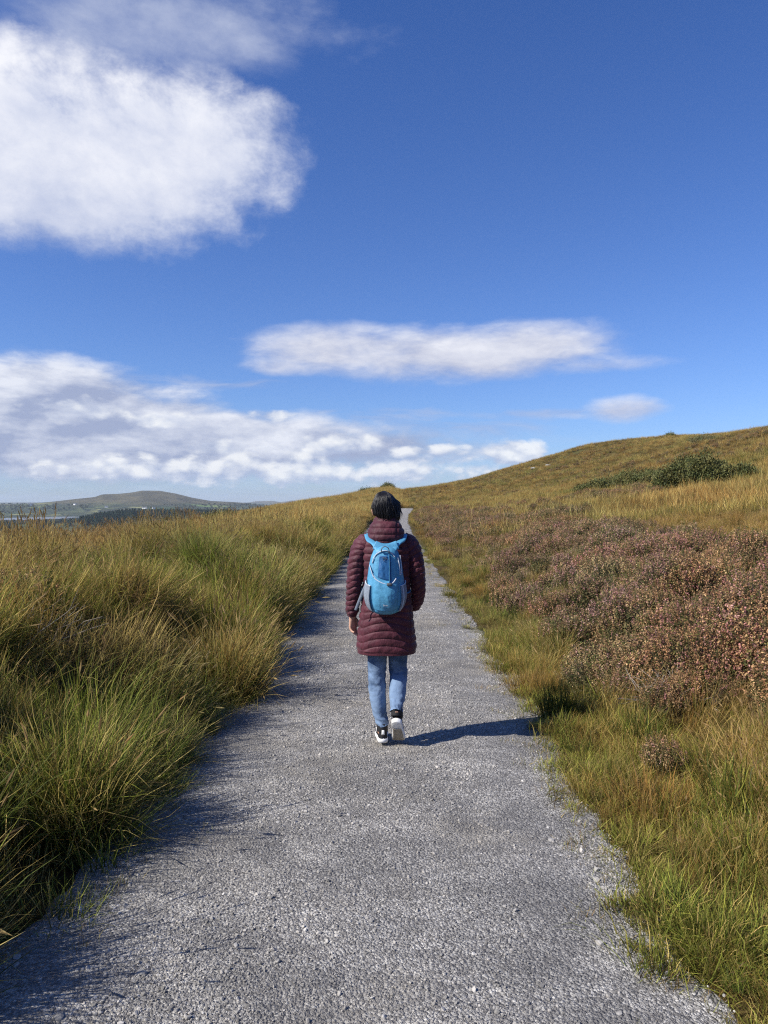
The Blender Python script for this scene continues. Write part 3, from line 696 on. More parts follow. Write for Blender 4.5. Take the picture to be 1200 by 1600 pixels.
def rock(name, seed, sub=1, rough=.35, flat=.6, link=False, mat=None, size=1.0):
    import bmesh
    bm = bmesh.new(); bmesh.ops.create_icosphere(bm, subdivisions=sub, radius=1)
    V = np.array([v.co[:] for v in bm.verts]); Fc = np.array([[v.index for v in f.verts] for f in bm.faces]); bm.free()
    g_ = np.random.default_rng(seed)
    for _ in range(7):                                   # chip flat faces off it
        d = g_.normal(size=3); d /= np.linalg.norm(d); q = V @ d; c_ = g_.uniform(.45, .8); V = V - np.clip(q - c_, 0, None)[:, None] * d
    V = V * (1 + rough * .2 * g_.normal(size=(len(V), 1))) * np.array([1, g_.uniform(.6, .95), flat]) * size
    o = mesh_np(name, V, Fc, mat or M_STONE, None, False, link)
    if not link: SRC.objects.link(o)
    return o
SK = [rock('s%d' % i_, 300 + i_) for i_ in range(6)]
yy = 1.5 + 12 * g.random(170000) ** 1.7
L_, R_ = path_edges(yy); uu = g.random(len(yy)); xx = L_ - .1 + (R_ - L_ + .2) * uu
sz = np.clip(np.exp(g.normal(math.log(.0036), .48, len(yy))), .002, .013) * (1 + .035 * (yy - 1.5))
edge_more = (np.minimum(uu, 1 - uu) < .12); sz = np.where(edge_more & (g.random(len(yy)) < .12), sz * 1.7, sz)
cov = fbm(xx * 1.1, yy * .9, 34, 4); kq = g.random(len(yy)) < .30 + .70 * ss(cov, -.25, .25); yy, xx, uu, sz = yy[kq], xx[kq], uu[kq], sz[kq]
def path_z(x_, y_):
    L1, R1 = path_edges(y_); e = np.minimum((x_ - L1), (R1 - x_))
    return land(x_, y_) + .014 + .016 * fbm(x_ * 1.6, y_ * 1.6, 31, 3) * ss(e, 0, .3) + .006 * fbm(x_ * 9, y_ * 9, 33, 3) * ss(e, 0, .1) + .012 * ss(e, 0, .5)
scatter('gravel', SK, np.stack([xx, yy, path_z(xx, yy) + sz * .15], -1), sz, g.integers(0, 6, len(yy)), .5, 'loose grey chippings lying on the path', seed=25)
# ------------------------------------------------------------------ single plants, rocks and far things
def place(o, x_, y_, dz=0.0, rz=0.0):
    o.location = (x_, y_, float(land(x_, y_)) + dz); o.rotation_euler.z = rz; return o
def tussock(x_, y_, label, specs, name='grass_tussock', group=None):
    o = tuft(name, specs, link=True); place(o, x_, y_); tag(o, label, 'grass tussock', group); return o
tussock(-1.72, 4.25, 'bright green arching tussock bulging out of the left bank at the path', [B_(n=520, R=.30, Lr=(.40, .72), lean=(.1, .8), bend=(.6, 2.1), w=.0042, pals=((LIME, .62), (GREEN, .3), (STRAW, .08)), seed=401)])
tussock(-1.50, 3.45, 'tussock with long pale straw blades arching over the shaded left edge', [B_(n=180, R=.20, Lr=(.40, .66), lean=(.1, .7), bend=(.9, 2.3), w=.004, pals=((GREEN, .7), (OLIVE, .3)), seed=402), B_(n=55, R=.16, Lr=(.6, .85), lean=(.2, .6), bend=(1.4, 2.6), w=.0050, pals=((STRAW, 1.0),), seed=403)])
tussock(-1.75, 2.95, 'low dark green tussock nearest the camera on the left', [B_(n=380, R=.28, Lr=(.30, .52), lean=(.1, .8), bend=(.5, 1.9), w=.0042, pals=((GREEN, .7), (LIME, .3)), seed=404)])
tussock(-1.50, 7.9, 'tall upright green rush clump at the corner of the left bank', [B_(n=620, R=.34, Lr=(.62, .98), lean=(.02, .22), bend=(.05, .5), w=.0036, pals=((GREEN, .45), (LIME, .4), (RUST, .15)), seed=405)], 'rush_clump')
tussock(-1.42, 12.6, 'pale rounded tussock leaning over the path level with the backpack', [B_(n=520, R=.36, Lr=(.45, .75), lean=(.2, 1.0), bend=(.6, 1.8), w=.005, pals=((LIME, .45), (STRAW, .35), (OLIVE, .2)), seed=406)])
tussock(-1.45, 15.0, 'shaggy olive tussock beyond the pale rounded one on the left edge', [B_(n=460, R=.36, Lr=(.45, .72), lean=(.2, 1.0), bend=(.6, 1.8), w=.005, pals=((OLIVE, .6), (STRAW, .4)), seed=407)])
tussock(1.22, 5.42, 'green rush tuft with shade put into its colour at the right path edge where the shadow of the walker ends', [B_(n=420, R=.12, Lr=(.28, .46), lean=(.02, .35), bend=(.05, .5), w=.0036, pals=((GREEN, .8), (OLIVE, .2)), seed=408, cgain=.75)], 'rush_clump')  # cast shadow of the walker is put into the darker blade colour
tussock(1.20, 6.35, 'short orange dry grass tuft spilling onto the gravel on the right', [B_(n=420, R=.20, Lr=(.14, .32), lean=(.1, .8), bend=(.3, 1.2), w=.0034, pals=((STRAW, .55), (RUST, .45)), seed=409)])
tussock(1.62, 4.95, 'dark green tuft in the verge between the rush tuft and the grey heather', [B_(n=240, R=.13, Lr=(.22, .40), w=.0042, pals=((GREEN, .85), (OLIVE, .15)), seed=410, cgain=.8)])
tussock(1.32, 3.85, 'reddish brown tuft of dry grass at the right gravel edge', [B_(n=380, R=.17, Lr=(.14, .34), lean=(.1, .7), bend=(.2, 1.1), w=.0034, pals=((RUST, .7), (BROWN, .3)), seed=411)])
tussock(1.68, 3.75, 'tuft of upright broad green blades inside the right verge', [B_(n=110, R=.10, Lr=(.28, .46), lean=(.02, .4), bend=(.1, .7), w=.0075, pals=((GREEN, .6), (LIME, .4)), seed=412)])
tussock(1.90, 8.1, 'bright lime green grass patch below the pink heather', [B_(n=460, R=.34, Lr=(.16, .36), lean=(.2, 1.0), bend=(.4, 1.8), w=.0065, pals=((LIME, .8), (GREEN, .2)), seed=413)])
tussock(1.85, 5.9, 'second lime green patch lower down beside the grey woody heather', [B_(n=320, R=.26, Lr=(.14, .30), lean=(.2, 1.0), bend=(.4, 1.8), w=.0065, pals=((LIME, .75), (GREEN, .25)), seed=414)])
tussock(1.95, 4.25, 'pale straw tussock flopping over at the right frame edge', [B_(n=420, R=.24, Lr=(.28, .50), lean=(.3, 1.1), bend=(.6, 1.8), w=.0042, pals=((STRAW, .7), (LIME, .3)), seed=415)])
tussock(1.18, 2.72, 'small blue green plant with broad leaves at the lower right gravel edge', [B_(n=26, R=.03, Lr=(.10, .17), lean=(.3, .9), bend=(.2, .9), w=.020, pals=(((( .035, .075, .035), (.070, .150, .075)), 1.0),), seed=416)], 'leafy_plant')
for o in bpy.data.objects:
    if o.name.startswith('leafy_plant'): o['category'] = 'plant'
    if o.name.startswith('rush_clump'): o['category'] = 'rush clump'

def heath_thing(x_, y_, label, n, R, H, pink, rust, seed, **kw):
    o = heather('heather_bush', n, R, H, pink, rust, seed, link=True, **kw); place(o, x_, y_, -.02); tag(o, label, 'heather bush'); return o
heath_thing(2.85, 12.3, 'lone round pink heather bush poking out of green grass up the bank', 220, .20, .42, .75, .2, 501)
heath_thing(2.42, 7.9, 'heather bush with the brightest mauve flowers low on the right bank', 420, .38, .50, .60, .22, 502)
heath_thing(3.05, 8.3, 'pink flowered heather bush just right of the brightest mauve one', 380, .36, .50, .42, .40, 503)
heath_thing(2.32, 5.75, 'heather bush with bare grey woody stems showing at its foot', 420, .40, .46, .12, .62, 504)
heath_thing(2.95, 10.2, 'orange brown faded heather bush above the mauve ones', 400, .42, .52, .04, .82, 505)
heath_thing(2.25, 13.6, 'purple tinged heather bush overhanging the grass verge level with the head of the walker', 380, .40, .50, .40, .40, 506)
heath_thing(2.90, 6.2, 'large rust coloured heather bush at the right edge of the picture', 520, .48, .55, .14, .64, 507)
heath_thing(-2.55, 5.3, 'clump of dead brown heather sunk in the left bank grass', 380, .42, .40, .0, .35, 508)
# grey dead twigs at the foot of the woody heather
def twigs(x_, y_, label, n, R, L_, seed):
    g_ = np.random.default_rng(seed); m = MB()
    for k_ in range(n):
        a_ = g_.uniform(0, 2 * PI); p0 = np.array([g_.normal(0, R * .4), g_.normal(0, R * .4), .02]); pts = [p0]
        d = np.array([math.cos(a_) * .8, math.sin(a_) * .8, g_.uniform(.1, .9)])
        for q in range(3): d = d + g_.normal(0, .3, 3); p0 = p0 + d / np.linalg.norm(d) * L_ / 3 * g_.uniform(.6, 1.2); pts.append(p0)
        c_ = g_.uniform(.20, .42); add_tube_np(m, pts, (.0035, .0030, .0022, .001), (c_, c_ * .93, c_ * .88))
    o = m.build('dead_twigs', M_HEATH); place(o, x_, y_); tag(o, label, 'dead twigs'); return o
def add_tube_np(m, pts, rs_, col, seg=5):
    pts = np.asarray(pts, float); n = len(pts); d = np.gradient(pts, axis=0); d /= np.linalg.norm(d, axis=1)[:, None] + 1e-9
    a_ = np.cross(d, [.3, .2, .93]); a_ /= np.linalg.norm(a_, axis=1)[:, None] + 1e-9; b_ = np.cross(d, a_); th = np.linspace(0, 2 * PI, seg, endpoint=False)
    V = pts[:, None] + np.asarray(rs_)[:, None, None] * (np.cos(th)[None, :, None] * a_[:, None] + np.sin(th)[None, :, None] * b_[:, None])
    i = np.arange(n - 1)[:, None] * seg; j = np.arange(seg)[None]; j2 = (j + 1) % seg
    m.add(V, np.stack([i + j, i + j2, i + seg + j2, i + seg + j], -1).reshape(-1, 4), col)
twigs(2.02, 5.55, 'tangle of bare grey heather twigs at the foot of the right bank', 90, .22, .30, 601)
twigs(-2.25, 4.95, 'tangle of dead grey brown stems in the left bank', 80, .30, .38, 602)

# gorse and hill scrub: woody branches carrying spiny foliage
def shrub(name, loc, lumps, leaf, n_leaf, label, cat, seed, col=((.050, .060, .020), (.190, .180, .062)), branch=(.26, .21, .15)):
    """lumps: (dx, dy, radius, height)"""
    g_ = np.random.default_rng(seed); root = empty(name, loc); tag(root, label, cat)
    br = MB(); tips = []
    for (dx, dy, R, H) in lumps:
        nb = int(16 + 14 * R)
        for k_ in range(nb):
            a_ = g_.uniform(0, 2 * PI); q = math.sqrt(g_.random()); tp = np.array([dx + R * q * math.cos(a_), dy + R * q * math.sin(a_), H * math.sqrt(max(0.02, 1 - q ** 2.6)) * g_.uniform(.72, 1.08)])
            p0 = np.array([dx + g_.normal(0, R * .15), dy + g_.normal(0, R * .15), -.25]); mid = p0 * .45 + tp * .55 + g_.normal(0, .10, 3) * R
            add_tube_np(br, [p0, mid, tp], (leaf * .5, leaf * .34, leaf * .12), branch)
            for w_ in range(5): tips.append(tp + g_.normal(0, .11, 3) * R * np.array([1, 1, .8]))
            for w_ in range(3): tips.append(mid * .4 + tp * .6 + g_.normal(0, .16, 3) * R)
    br.build('branches', M_LEAF, root)
    tips = np.array(tips); per = max(6, n_leaf // len(tips)); c_ = np.repeat(tips, per, 0) + g_.normal(0, 1, (len(tips) * per, 3)) * leaf * np.array([2.3, 2.3, 2.0])
    n = len(c_); d1 = g_.normal(size=(n, 3)) + np.array([0, 0, .9]); d1 /= np.linalg.norm(d1, axis=1)[:, None]; d2 = np.cross(d1, g_.normal(size=(n, 3))); d2 /= np.linalg.norm(d2, axis=1)[:, None]
    sz = leaf * g_.uniform(.6, 1.5, (n, 1)); V = np.stack([c_ - d2 * sz * .28, c_ + d1 * sz, c_ + d2 * sz * .28, c_ - d1 * sz * .5], 1)
    tone = np.repeat(g_.random(len(tips)), per); cc = lerp(col[0], col[1], np.clip(tone + g_.normal(0, .2, n), 0, 1))
    fo = MB(); fo.add(V.reshape(-1, 3), np.arange(n * 4).reshape(-1, 4), np.repeat(cc, 4, 0)); fo.build('foliage', M_LEAF, root, smooth=False)
    return root
def skyline(px, rmin=60, rmax=400):
    a_ = ae(px, HOR)[0]; rs_ = np.linspace(rmin, rmax, 1500); X_ = rs_ * math.sin(a_); Y_ = rs_ * math.cos(a_); z_ = land(X_, Y_); k_ = int(np.argmax((z_ - EYE) / rs_)); return float(X_[k_]), float(Y_[k_]), float(z_[k_])
gx, gy, gz = at(1092, 765, rmax=120)
print('gorse at', gx, gy, gz)
k_ = gy / 40
shrub('gorse_bush', (gx, gy, gz), [(.0, 0, .95 * k_, 1.65 * k_), (-1.0 * k_, -.2, .8 * k_, 1.1 * k_), (.95 * k_, .3, .7 * k_, 1.35 * k_), (.4 * k_, -.6, .7 * k_, 1.1 * k_), (-.4 * k_, .7, .8 * k_, 1.45 * k_), (-1.7 * k_, 0, .5 * k_, .7 * k_)], .085, 42000, 'large dark green gorse bush spreading across the slope on the right', 'gorse bush', 701)
for px, py, R, H, lab in ((1002, 760, 1.1, .80, 'middle sized gorse bush touching the large one on its left side'), (955, 766, 1.0, .55, 'low gorse bush lying left of the middle sized one'), (1160, 750, .45, .5, 'grey green scrub bush just right of the large gorse bush'), (922, 771, .6, .34, 'smallest gorse bush at the lower left end of the row')):
    x_, y_, z_ = at(px, py, rmax=150); q = y_ / 40
    shrub('gorse_bush', (x_, y_, z_), [(0, 0, R * q, H * q), (.7 * R * q, .2, .6 * R * q, .8 * H * q), (-.7 * R * q, .1, .6 * R * q, .7 * H * q)], .08, 14000, lab, 'gorse bush', int(px))
for px, R, H, lab in ((606, 1.4, 1.7, 'small dark bush standing on the skyline above the head of the walker'), (577, 2.2, .8, 'low dark scrub on the skyline left of the small dark bush'), (1047, .8, .55, 'dark tuft of scrub on the top ridge of the hill')):
    x_, y_, z_ = skyline(px)
    shrub('hill_bush', (x_, y_, z_ - .2), [(0, 0, R, H), (R * .7, 0, R * .6, H * .6), (-R * .9, 0, R * .5, H * .5)], .22, 3500, lab, 'bush', int(px))
x_, y_, z_ = at(1102, 690, rmax=300); q = y_ / 100
shrub('hill_bush', (x_, y_, z_), [(0, 0, 1.0 * q, .6 * q), (1.4 * q, 0, .8 * q, .5 * q), (-1.3 * q, 0, .8 * q, .4 * q)], .13, 4000, 'grey green scrub bush below the top ridge of the hill', 'bush', 706, col=((.08, .085, .04), (.22, .20, .09)))
x_, y_, z_ = skyline(352, 25, 200)
shrub('hill_bush', (x_, y_, z_ - .1), [(0, 0, .018 * y_, .012 * y_), (.022 * y_, 0, .014 * y_, .008 * y_), (-.02 * y_, 0, .013 * y_, .007 * y_)], .0012 * y_, 5000, 'dark green low bush on the left skyline before the far hill', 'bush', 707)
# rocks
RK = simple('lichen_rock', (.42, .41, .38), .85, .35, 6, .02, 20, second=(.16, .16, .15))
for i_, (px, py, sz, lab) in enumerate(((833, 733, .5, 'pale flat rock near the skyline of the hill'), (857, 728, .35, 'small pale rock right of the flat one near the skyline'), (921, 761, .35, 'pale rock lying left of the gorse bushes'))):
    x_, y_, z_ = at(px, py, rmax=330)
    o = rock('rock', 810 + i_, 3, .12, .45, True, RK); q = sz * max(1, y_ / 110); o.scale = (q * 1.5, q, q); o.location = (x_, y_, z_ + .25 * q); tag(o, lab, 'rock')
# a few bigger stones lying on the path
M_PEB = simple('stone_surface', (.30, .29, .275), .8, .3, 60, .002, 150); M_PEB2 = simple('pale_stone_surface', (.42, .40, .37), .8, .25, 60, .002, 150)
for i_, (px, py, sz, lab) in enumerate(((217, 1522, .019, 'angular grey stone lying in the lower left of the path'), (90, 1590, .024, 'grey stone at the very bottom left of the path'), (275, 1372, .013, 'pale flat stone on the left half of the path'), (366, 1478, .012, 'pale stone left of the middle of the near path'))):
    d = ((px - 600) / F, 1, (HOR - py) / F); t_ = (EYE - .04) / -d[2]; x_, y_ = d[0] * t_, t_
    o = rock('stone', 830 + i_, 2, .25, .45, True, M_PEB if i_ < 2 else M_PEB2); o.scale = (sz * 1.3, sz, sz); o.rotation_euler.z = i_ * 1.7
    o.location = (x_, y_, float(path_z(np.array([x_]), np.array([y_]))[0]) + sz * .12); tag(o, lab, 'stone')

# conifer plantation in the valley, scattered trees and hedges ---------------------------
M_CON = veg_mat('conifer_needles', .05, .9, .25, .01, .1)
def conifer(name, seed):
    g_ = np.random.default_rng(seed); m = MB(); n = 16
    for k_ in range(7):
        z0 = 1.5 + k_ * 1.9; r_ = (3.2 - k_ * .42) * g_.uniform(.85, 1.1); th = np.linspace(0, 2 * PI, n, endpoint=False); rr2 = r_ * (1 + .3 * g_.uniform(-1, 1, n))
        ring_ = np.stack([rr2 * np.cos(th), rr2 * np.sin(th), z0 + .5 * g_.uniform(-1, 1, n)], -1); V = np.concatenate([ring_, [[0, 0, z0 + 3.2]]])
        m.add(V, np.stack([np.arange(n), (np.arange(n) + 1) % n, np.full(n, n)], -1), (.014, .028, .017))
    add_tube_np(m, [(0, 0, -1), (0, 0, 6), (0, 0, 13)], (.35, .25, .1), (.06, .045, .03)); o = m.build(name, M_CON, None, False, False); SRC.objects.link(o); return o
def broadleaf(name, seed):
    g_ = np.random.default_rng(seed); m = MB()
    for k_ in range(260):
        c_ = g_.normal(0, 1, 3) * np.array([2.4, 2.4, 1.6]) + np.array([0, 0, 4.2]); d1 = g_.normal(0, 1.0, 3); d2 = g_.normal(0, 1.0, 3)
        m.add(np.stack([c_ - d1, c_ + d2, c_ + d1]), np.array([[0, 1, 2]]), np.array((.035, .050, .020)) * g_.uniform(.6, 1.6))
    add_tube_np(m, [(0, 0, -1), (0, 0, 2), (0, 0, 5)], (.35, .3, .2), (.06, .05, .035)); o = m.build(name, M_CON, None, False, False); SRC.objects.link(o); return o
CK = [conifer('con%d' % i_, 900 + i_) for i_ in range(3)]; BK = [broadleaf('brd%d' % i_, 910 + i_) for i_ in range(3)]
gf = np.random.default_rng(91)
n = 9000; a_ = gf.uniform(ae(-60, 0)[0], ae(420, 0)[0], n); r_ = gf.uniform(1500, 2250, n)
edge_px = 600 + F * np.tan(a_); inn = (edge_px > 165 + 25 * fbm(r_ * .01, a_ * 20, 92, 2)) | ((fbm(a_ * 60, r_ * .006, 93, 3) > .02) & (edge_px > -20))
a_, r_ = a_[inn], r_[inn]; X_ = r_ * np.sin(a_); Y_ = r_ * np.cos(a_)
scatter('forest', CK, np.stack([X_, Y_, land(X_, Y_)], -1), gf.uniform(.7, 1.15, len(X_)), gf.integers(0, 3, len(X_)), .03, 'dark conifer plantation below the far hill', seed=93)
n = 5000; a_ = gf.uniform(ae(-100, 0)[0], ae(520, 0)[0], n); r_ = 2300 + 4500 * gf.random(n) ** 1.3; X_ = r_ * np.sin(a_); Y_ = r_ * np.cos(a_)
inn = (fbm(X_ * .004, Y_ * .002, 94, 3) > .05) & (land(X_, Y_) < -8) & (np.hypot((X_ - lx) / 170, (Y_ - ly) / 400) > 1); X_, Y_ = X_[inn], Y_[inn]
scatter('valley_trees', BK, np.stack([X_, Y_, land(X_, Y_)], -1), gf.uniform(.5, 1.0, len(X_)), gf.integers(0, 3, len(X_)), .05, 'dark hedges and copses between the valley fields', seed=95)
# white farmhouses
M_WALL = simple('whitewash', (.80, .79, .75), .8, .05, .5); M_ROOF = simple('slate_roof', (.10, .10, .115), .7, .2, .8); M_WIN = simple('dark_window', (.03, .035, .04), .2, .1)
def house(px, py, L_, Wd, H_, rz, label):
    a2, e2 = ae(px, py); rs_ = np.linspace(2350, 7500, 4000); X_, Y_ = rs_ * math.sin(a2), rs_ * math.cos(a2); tz = (land(X_, Y_) - EYE) / np.hypot(X_, Y_)
    hit = np.where(tz >= math.tan(e2) * 1.0)[0]; k_ = int(hit[0]) if len(hit) else int(np.argmax(tz))
    h_ = empty('farmhouse', (float(X_[k_]), float(Y_[k_]), float(land(X_[k_], Y_[k_]))), rz); tag(h_, label, 'house', 'white farmhouses in the valley')
    m = MB(); l, w_ = L_ / 2, Wd / 2; V = [(-l, -w_, -2), (l, -w_, -2), (l, w_, -2), (-l, w_, -2), (-l, -w_, H_), (l, -w_, H_), (l, w_, H_), (-l, w_, H_), (-l, 0, H_ + w_ * .8), (l, 0, H_ + w_ * .8)]
    m.add(np.array(V), [np.array([[0, 1, 5, 4], [2, 3, 7, 6], [1, 2, 6, 5], [3, 0, 4, 7]]), np.array([[5, 6, 9], [7, 4, 8]])]); m.build('wall', M_WALL, h_, False)
    m = MB(); o_ = .5; zt = H_ + w_ * .8 + .12
    for sg in (-1, 1):
        A_ = np.array([(-l - o_, sg * (w_ + o_), H_ - .35), (l + o_, sg * (w_ + o_), H_ - .35), (l + o_, 0, zt), (-l - o_, 0, zt)]); A2 = A_ + np.array([0, 0, .25]); m.add(np.concatenate([A_, A2]), np.array([[0, 1, 2, 3], [4, 5, 6, 7], [0, 1, 5, 4], [0, 3, 7, 4], [1, 2, 6, 5]]))
    rf = m.build('roof', M_ROOF, h_, False)
    for cx in (-l + .8, l - .8):
        m = MB(); m.add(np.array([(cx + a * .5, b * .4, z_) for z_ in (zt - 1, zt + 1.1) for a, b in ((-1, -1), (1, -1), (1, 1), (-1, 1))]), np.array([[0, 1, 5, 4], [1, 2, 6, 5], [2, 3, 7, 6], [3, 0, 4, 7], [4, 5, 6, 7]]))
        m.build('chimney', M_WALL, rf, False)
house(48, 790, 26, 10, 7, rad(20), 'largest white farmhouse standing at the far left of the valley')
house(117, 789, 15, 8, 5, rad(-30), 'small white house between the largest farmhouse and the pale field')
house(166, 793, 14, 8, 5, rad(10), 'white house on the pale field below the foot of the far hill')
house(226, 795, 24, 9, 5.5, rad(-10), 'long white farmhouse at the upper edge of the dark forest')
house(240, 795, 13, 8, 5, rad(35), 'small white house just right of the long farmhouse by the forest')
house(290, 801, 16, 8, 5, rad(5), 'white cottage above the right part of the dark forest')
# ------------------------------------------------------------------ the walker
PY0 = 4.90; PS = .98
PZ0 = .034
person = empty('person', (0, PY0, PZ0)); person.scale = (PS, PS, PS)
tag(person, 'person seen from behind walking in long maroon quilted coat and blue jeans', 'person')
pack = empty('backpack', (0, PY0, PZ0)); pack.scale = (PS * .96, PS, PS * .93); pack.location.z += PS * 1.29 * .07
tag(pack, 'bright blue hiking backpack with grey side pockets worn over maroon coat', 'backpack')

def interp_s(t, ts, vs):
    """monotone smooth interpolation through control values"""
    vs = np.asarray(vs, float); ts = np.asarray(ts, float)
    if vs.ndim == 1: vs = vs[:, None]
    m = np.gradient(vs, ts, axis=0)
    k = np.clip(np.searchsorted(ts, t, side='right') - 1, 0, len(ts) - 2)
    h = (ts[k + 1] - ts[k])[:, None]; q = ((t - ts[k])[:, None]) / h
    return ((2 * q**3 - 3 * q**2 + 1) * vs[k] + (q**3 - 2 * q**2 + q) * h * m[k] + (-2 * q**3 + 3 * q**2) * vs[k + 1] + (q**3 - q**2) * h * m[k + 1])

def tube(ctrl, radii, rings=60, nseg=40, p=2.0, disp=None, up=(1, 0, 0), ts=None):
    """loft along ctrl; radii [(a along up, b across)]; disp(t, theta, P) adds to the radius. Returns (rings, nseg, 3)"""
    ctrl = np.asarray(ctrl, float); L = np.concatenate([[0], np.cumsum(np.linalg.norm(np.diff(ctrl, axis=0), axis=1))]); L /= L[-1]
    if ts is None: ts = L
    t = np.linspace(0, 1, rings); C_ = interp_s(t, ts, ctrl); rd = np.maximum(interp_s(t, ts, radii), 1e-4)
    if rd.shape[1] == 1: rd = np.repeat(rd, 2, 1)
    T_ = np.gradient(C_, axis=0); T_ /= np.linalg.norm(T_, axis=1)[:, None]
    U_ = np.asarray(up, float)[None] - (T_ @ np.asarray(up, float))[:, None] * T_; U_ /= np.linalg.norm(U_, axis=1)[:, None]
    W_ = np.cross(T_, U_)
    th = np.linspace(0, 2 * PI, nseg, endpoint=False)
    ct, st = np.cos(th), np.sin(th); f = (np.abs(ct) ** p + np.abs(st) ** p) ** (-1 / p)
    TT, TH = np.meshgrid(t, th, indexing='ij')
    base = rd[:, None, :] * np.stack([ct * f, st * f], -1)[None]
    off = base[..., :1] * U_[:, None] + base[..., 1:] * W_[:, None]
    Pn = C_[:, None] + off
    if disp is not None:
        n = off / (np.linalg.norm(off, axis=-1, keepdims=True) + 1e-9)
        Pn = Pn + n * disp(TT, TH, Pn)[..., None]
    return Pn
def add_tube(mb, Pn, C=None, cap=True):
    r_, n = Pn.shape[:2]; V = Pn.reshape(-1, 3)
    i = np.arange(r_ - 1)[:, None] * n; j = np.arange(n)[None]; j2 = (j + 1) % n
    Q = np.stack([i + j, i + j2, i + n + j2, i + n + j], -1).reshape(-1, 4); polys = [Q]
    if cap:
        V = np.concatenate([V, [Pn[0].mean(0)], [Pn[-1].mean(0)]]); a = len(V) - 2
        k = np.arange(n); polys.append(np.stack([np.full(n, a), (k + 1) % n, k], -1)); polys.append(np.stack([np.full(n, a + 1), (r_ - 1) * n + k, (r_ - 1) * n + (k + 1) % n], -1))
    mb.add(V, polys, C)
def ball(mb, c_, r, n=14, C=None):
    c_ = np.asarray(c_, float); r = np.asarray(r, float) * np.ones(3)
    ph = np.linspace(.02, PI - .02, n); th = np.linspace(0, 2 * PI, 2 * n, endpoint=False)
    Pn = np.stack([np.sin(ph)[:, None] * np.cos(th)[None] * r[0], np.sin(ph)[:, None] * np.sin(th)[None] * r[1], np.cos(ph)[:, None] * r[2] * np.ones_like(th)[None]], -1) + c_
    add_tube(mb, Pn, C)

# ---- materials
M_SKIN = new_mat('skin'); M_SKIN.b.inputs['Base Color'].default_value = (.50, .28, .19, 1); M_SKIN.b.inputs['Roughness'].default_value = .5
M_SKIN.b.inputs['Subsurface Weight'].default_value = .08; M_SKIN.b.inputs['Subsurface Radius'].default_value = (.01, .004, .002); M_SKIN = M_SKIN.mat
T = new_mat('maroon_nylon'); tcn = T.n('ShaderNodeTexCoord')
T.l(T.mix(T.rng(T.noise(tcn.outputs['Object'], 9, 4, .6), .35, .65), (.056, .010, .017), (.088, .017, .027)), T.b.inputs['Base Color'])
T.b.inputs['Roughness'].default_value = .6; T.b.inputs['Specular IOR Level'].default_value = .3; T.b.inputs['Sheen Weight'].default_value = .1
bn = T.n('ShaderNodeBump'); bn.inputs['Distance'].default_value = .004
mp = T.n('ShaderNodeMapping'); mp.inputs['Scale'].default_value = (1, 1, .45); T.l(tcn.outputs['Object'], mp.inputs['Vector'])
T.l(T.noise(mp.outputs[0], 55, 4, .65, .8), bn.inputs['Height']); T.l(bn.outputs[0], T.b.inputs['Normal'])
M_COAT = T.mat
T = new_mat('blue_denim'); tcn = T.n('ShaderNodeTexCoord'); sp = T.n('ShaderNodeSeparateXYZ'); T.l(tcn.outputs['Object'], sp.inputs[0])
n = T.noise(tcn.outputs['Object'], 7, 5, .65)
worn = T.rng(T.m('ADD', n, T.m('MULTIPLY', sp.outputs[2], -.55)), .05, .42)  # noise wear, plus the coat's shade painted in as darker thighs
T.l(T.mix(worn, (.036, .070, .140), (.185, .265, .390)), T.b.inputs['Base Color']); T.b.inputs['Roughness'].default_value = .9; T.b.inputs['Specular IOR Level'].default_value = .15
bn = T.n('ShaderNodeBump'); bn.inputs['Distance'].default_value = .0035; T.l(T.noise(tcn.outputs['Object'], 40, 5, .6, .5), bn.inputs['Height']); T.l(bn.outputs[0], T.b.inputs['Normal'])
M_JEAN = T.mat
T = new_mat('black_hair'); tcn = T.n('ShaderNodeTexCoord'); mp = T.n('ShaderNodeMapping'); mp.inputs['Scale'].default_value = (150, 150, 5); T.l(tcn.outputs['Object'], mp.inputs['Vector'])
hn = T.noise(mp.outputs[0], 1.0, 3, .6)
T.l(T.mix(hn, (.003, .0025, .0025), (.016, .012, .011)), T.b.inputs['Base Color']); T.b.inputs['Roughness'].default_value = .42; T.b.inputs['Specular IOR Level'].default_value = .5
bn = T.n('ShaderNodeBump'); bn.inputs['Distance'].default_value = .0015; T.l(hn, bn.inputs['Height']); T.l(bn.outputs[0], T.b.inputs['Normal'])
M_HAIR = T.mat
M_BLACK = simple('black_mesh_fabric', (.014, .014, .016), .75, .3, 120, .001, 300)
M_SOLE = simple('white_rubber', (.78, .77, .74), .55, .08, 30, .0006, 150)
M_TREAD = simple('beige_rubber', (.40, .34, .25), .7, .2, 40, .001, 180)
M_PACK = simple('blue_ripstop', (.078, .275, .435), .5, .10, 14, .003, 45, .35)
M_PACKD = simple('deep_blue_ripstop', (.018, .095, .235), .5, .12, 14, .003, 45, .35)
M_PIPE = simple('pale_grey_webbing', (.50, .54, .60), .6, .08, 60)
M_MESHG = simple('grey_mesh_pocket', (.20, .23, .27), .75, .2, 90, .002, 200)
M_STRAP = simple('dark_grey_webbing', (.10, .10, .11), .7, .2, 90)
M_EYE = simple('eye_white', (.8, .8, .78), .2, .02); M_IRIS = simple('dark_iris', (.02, .012, .008), .15, .1); M_LIP = simple('lips', (.45, .14, .12), .5, .05)

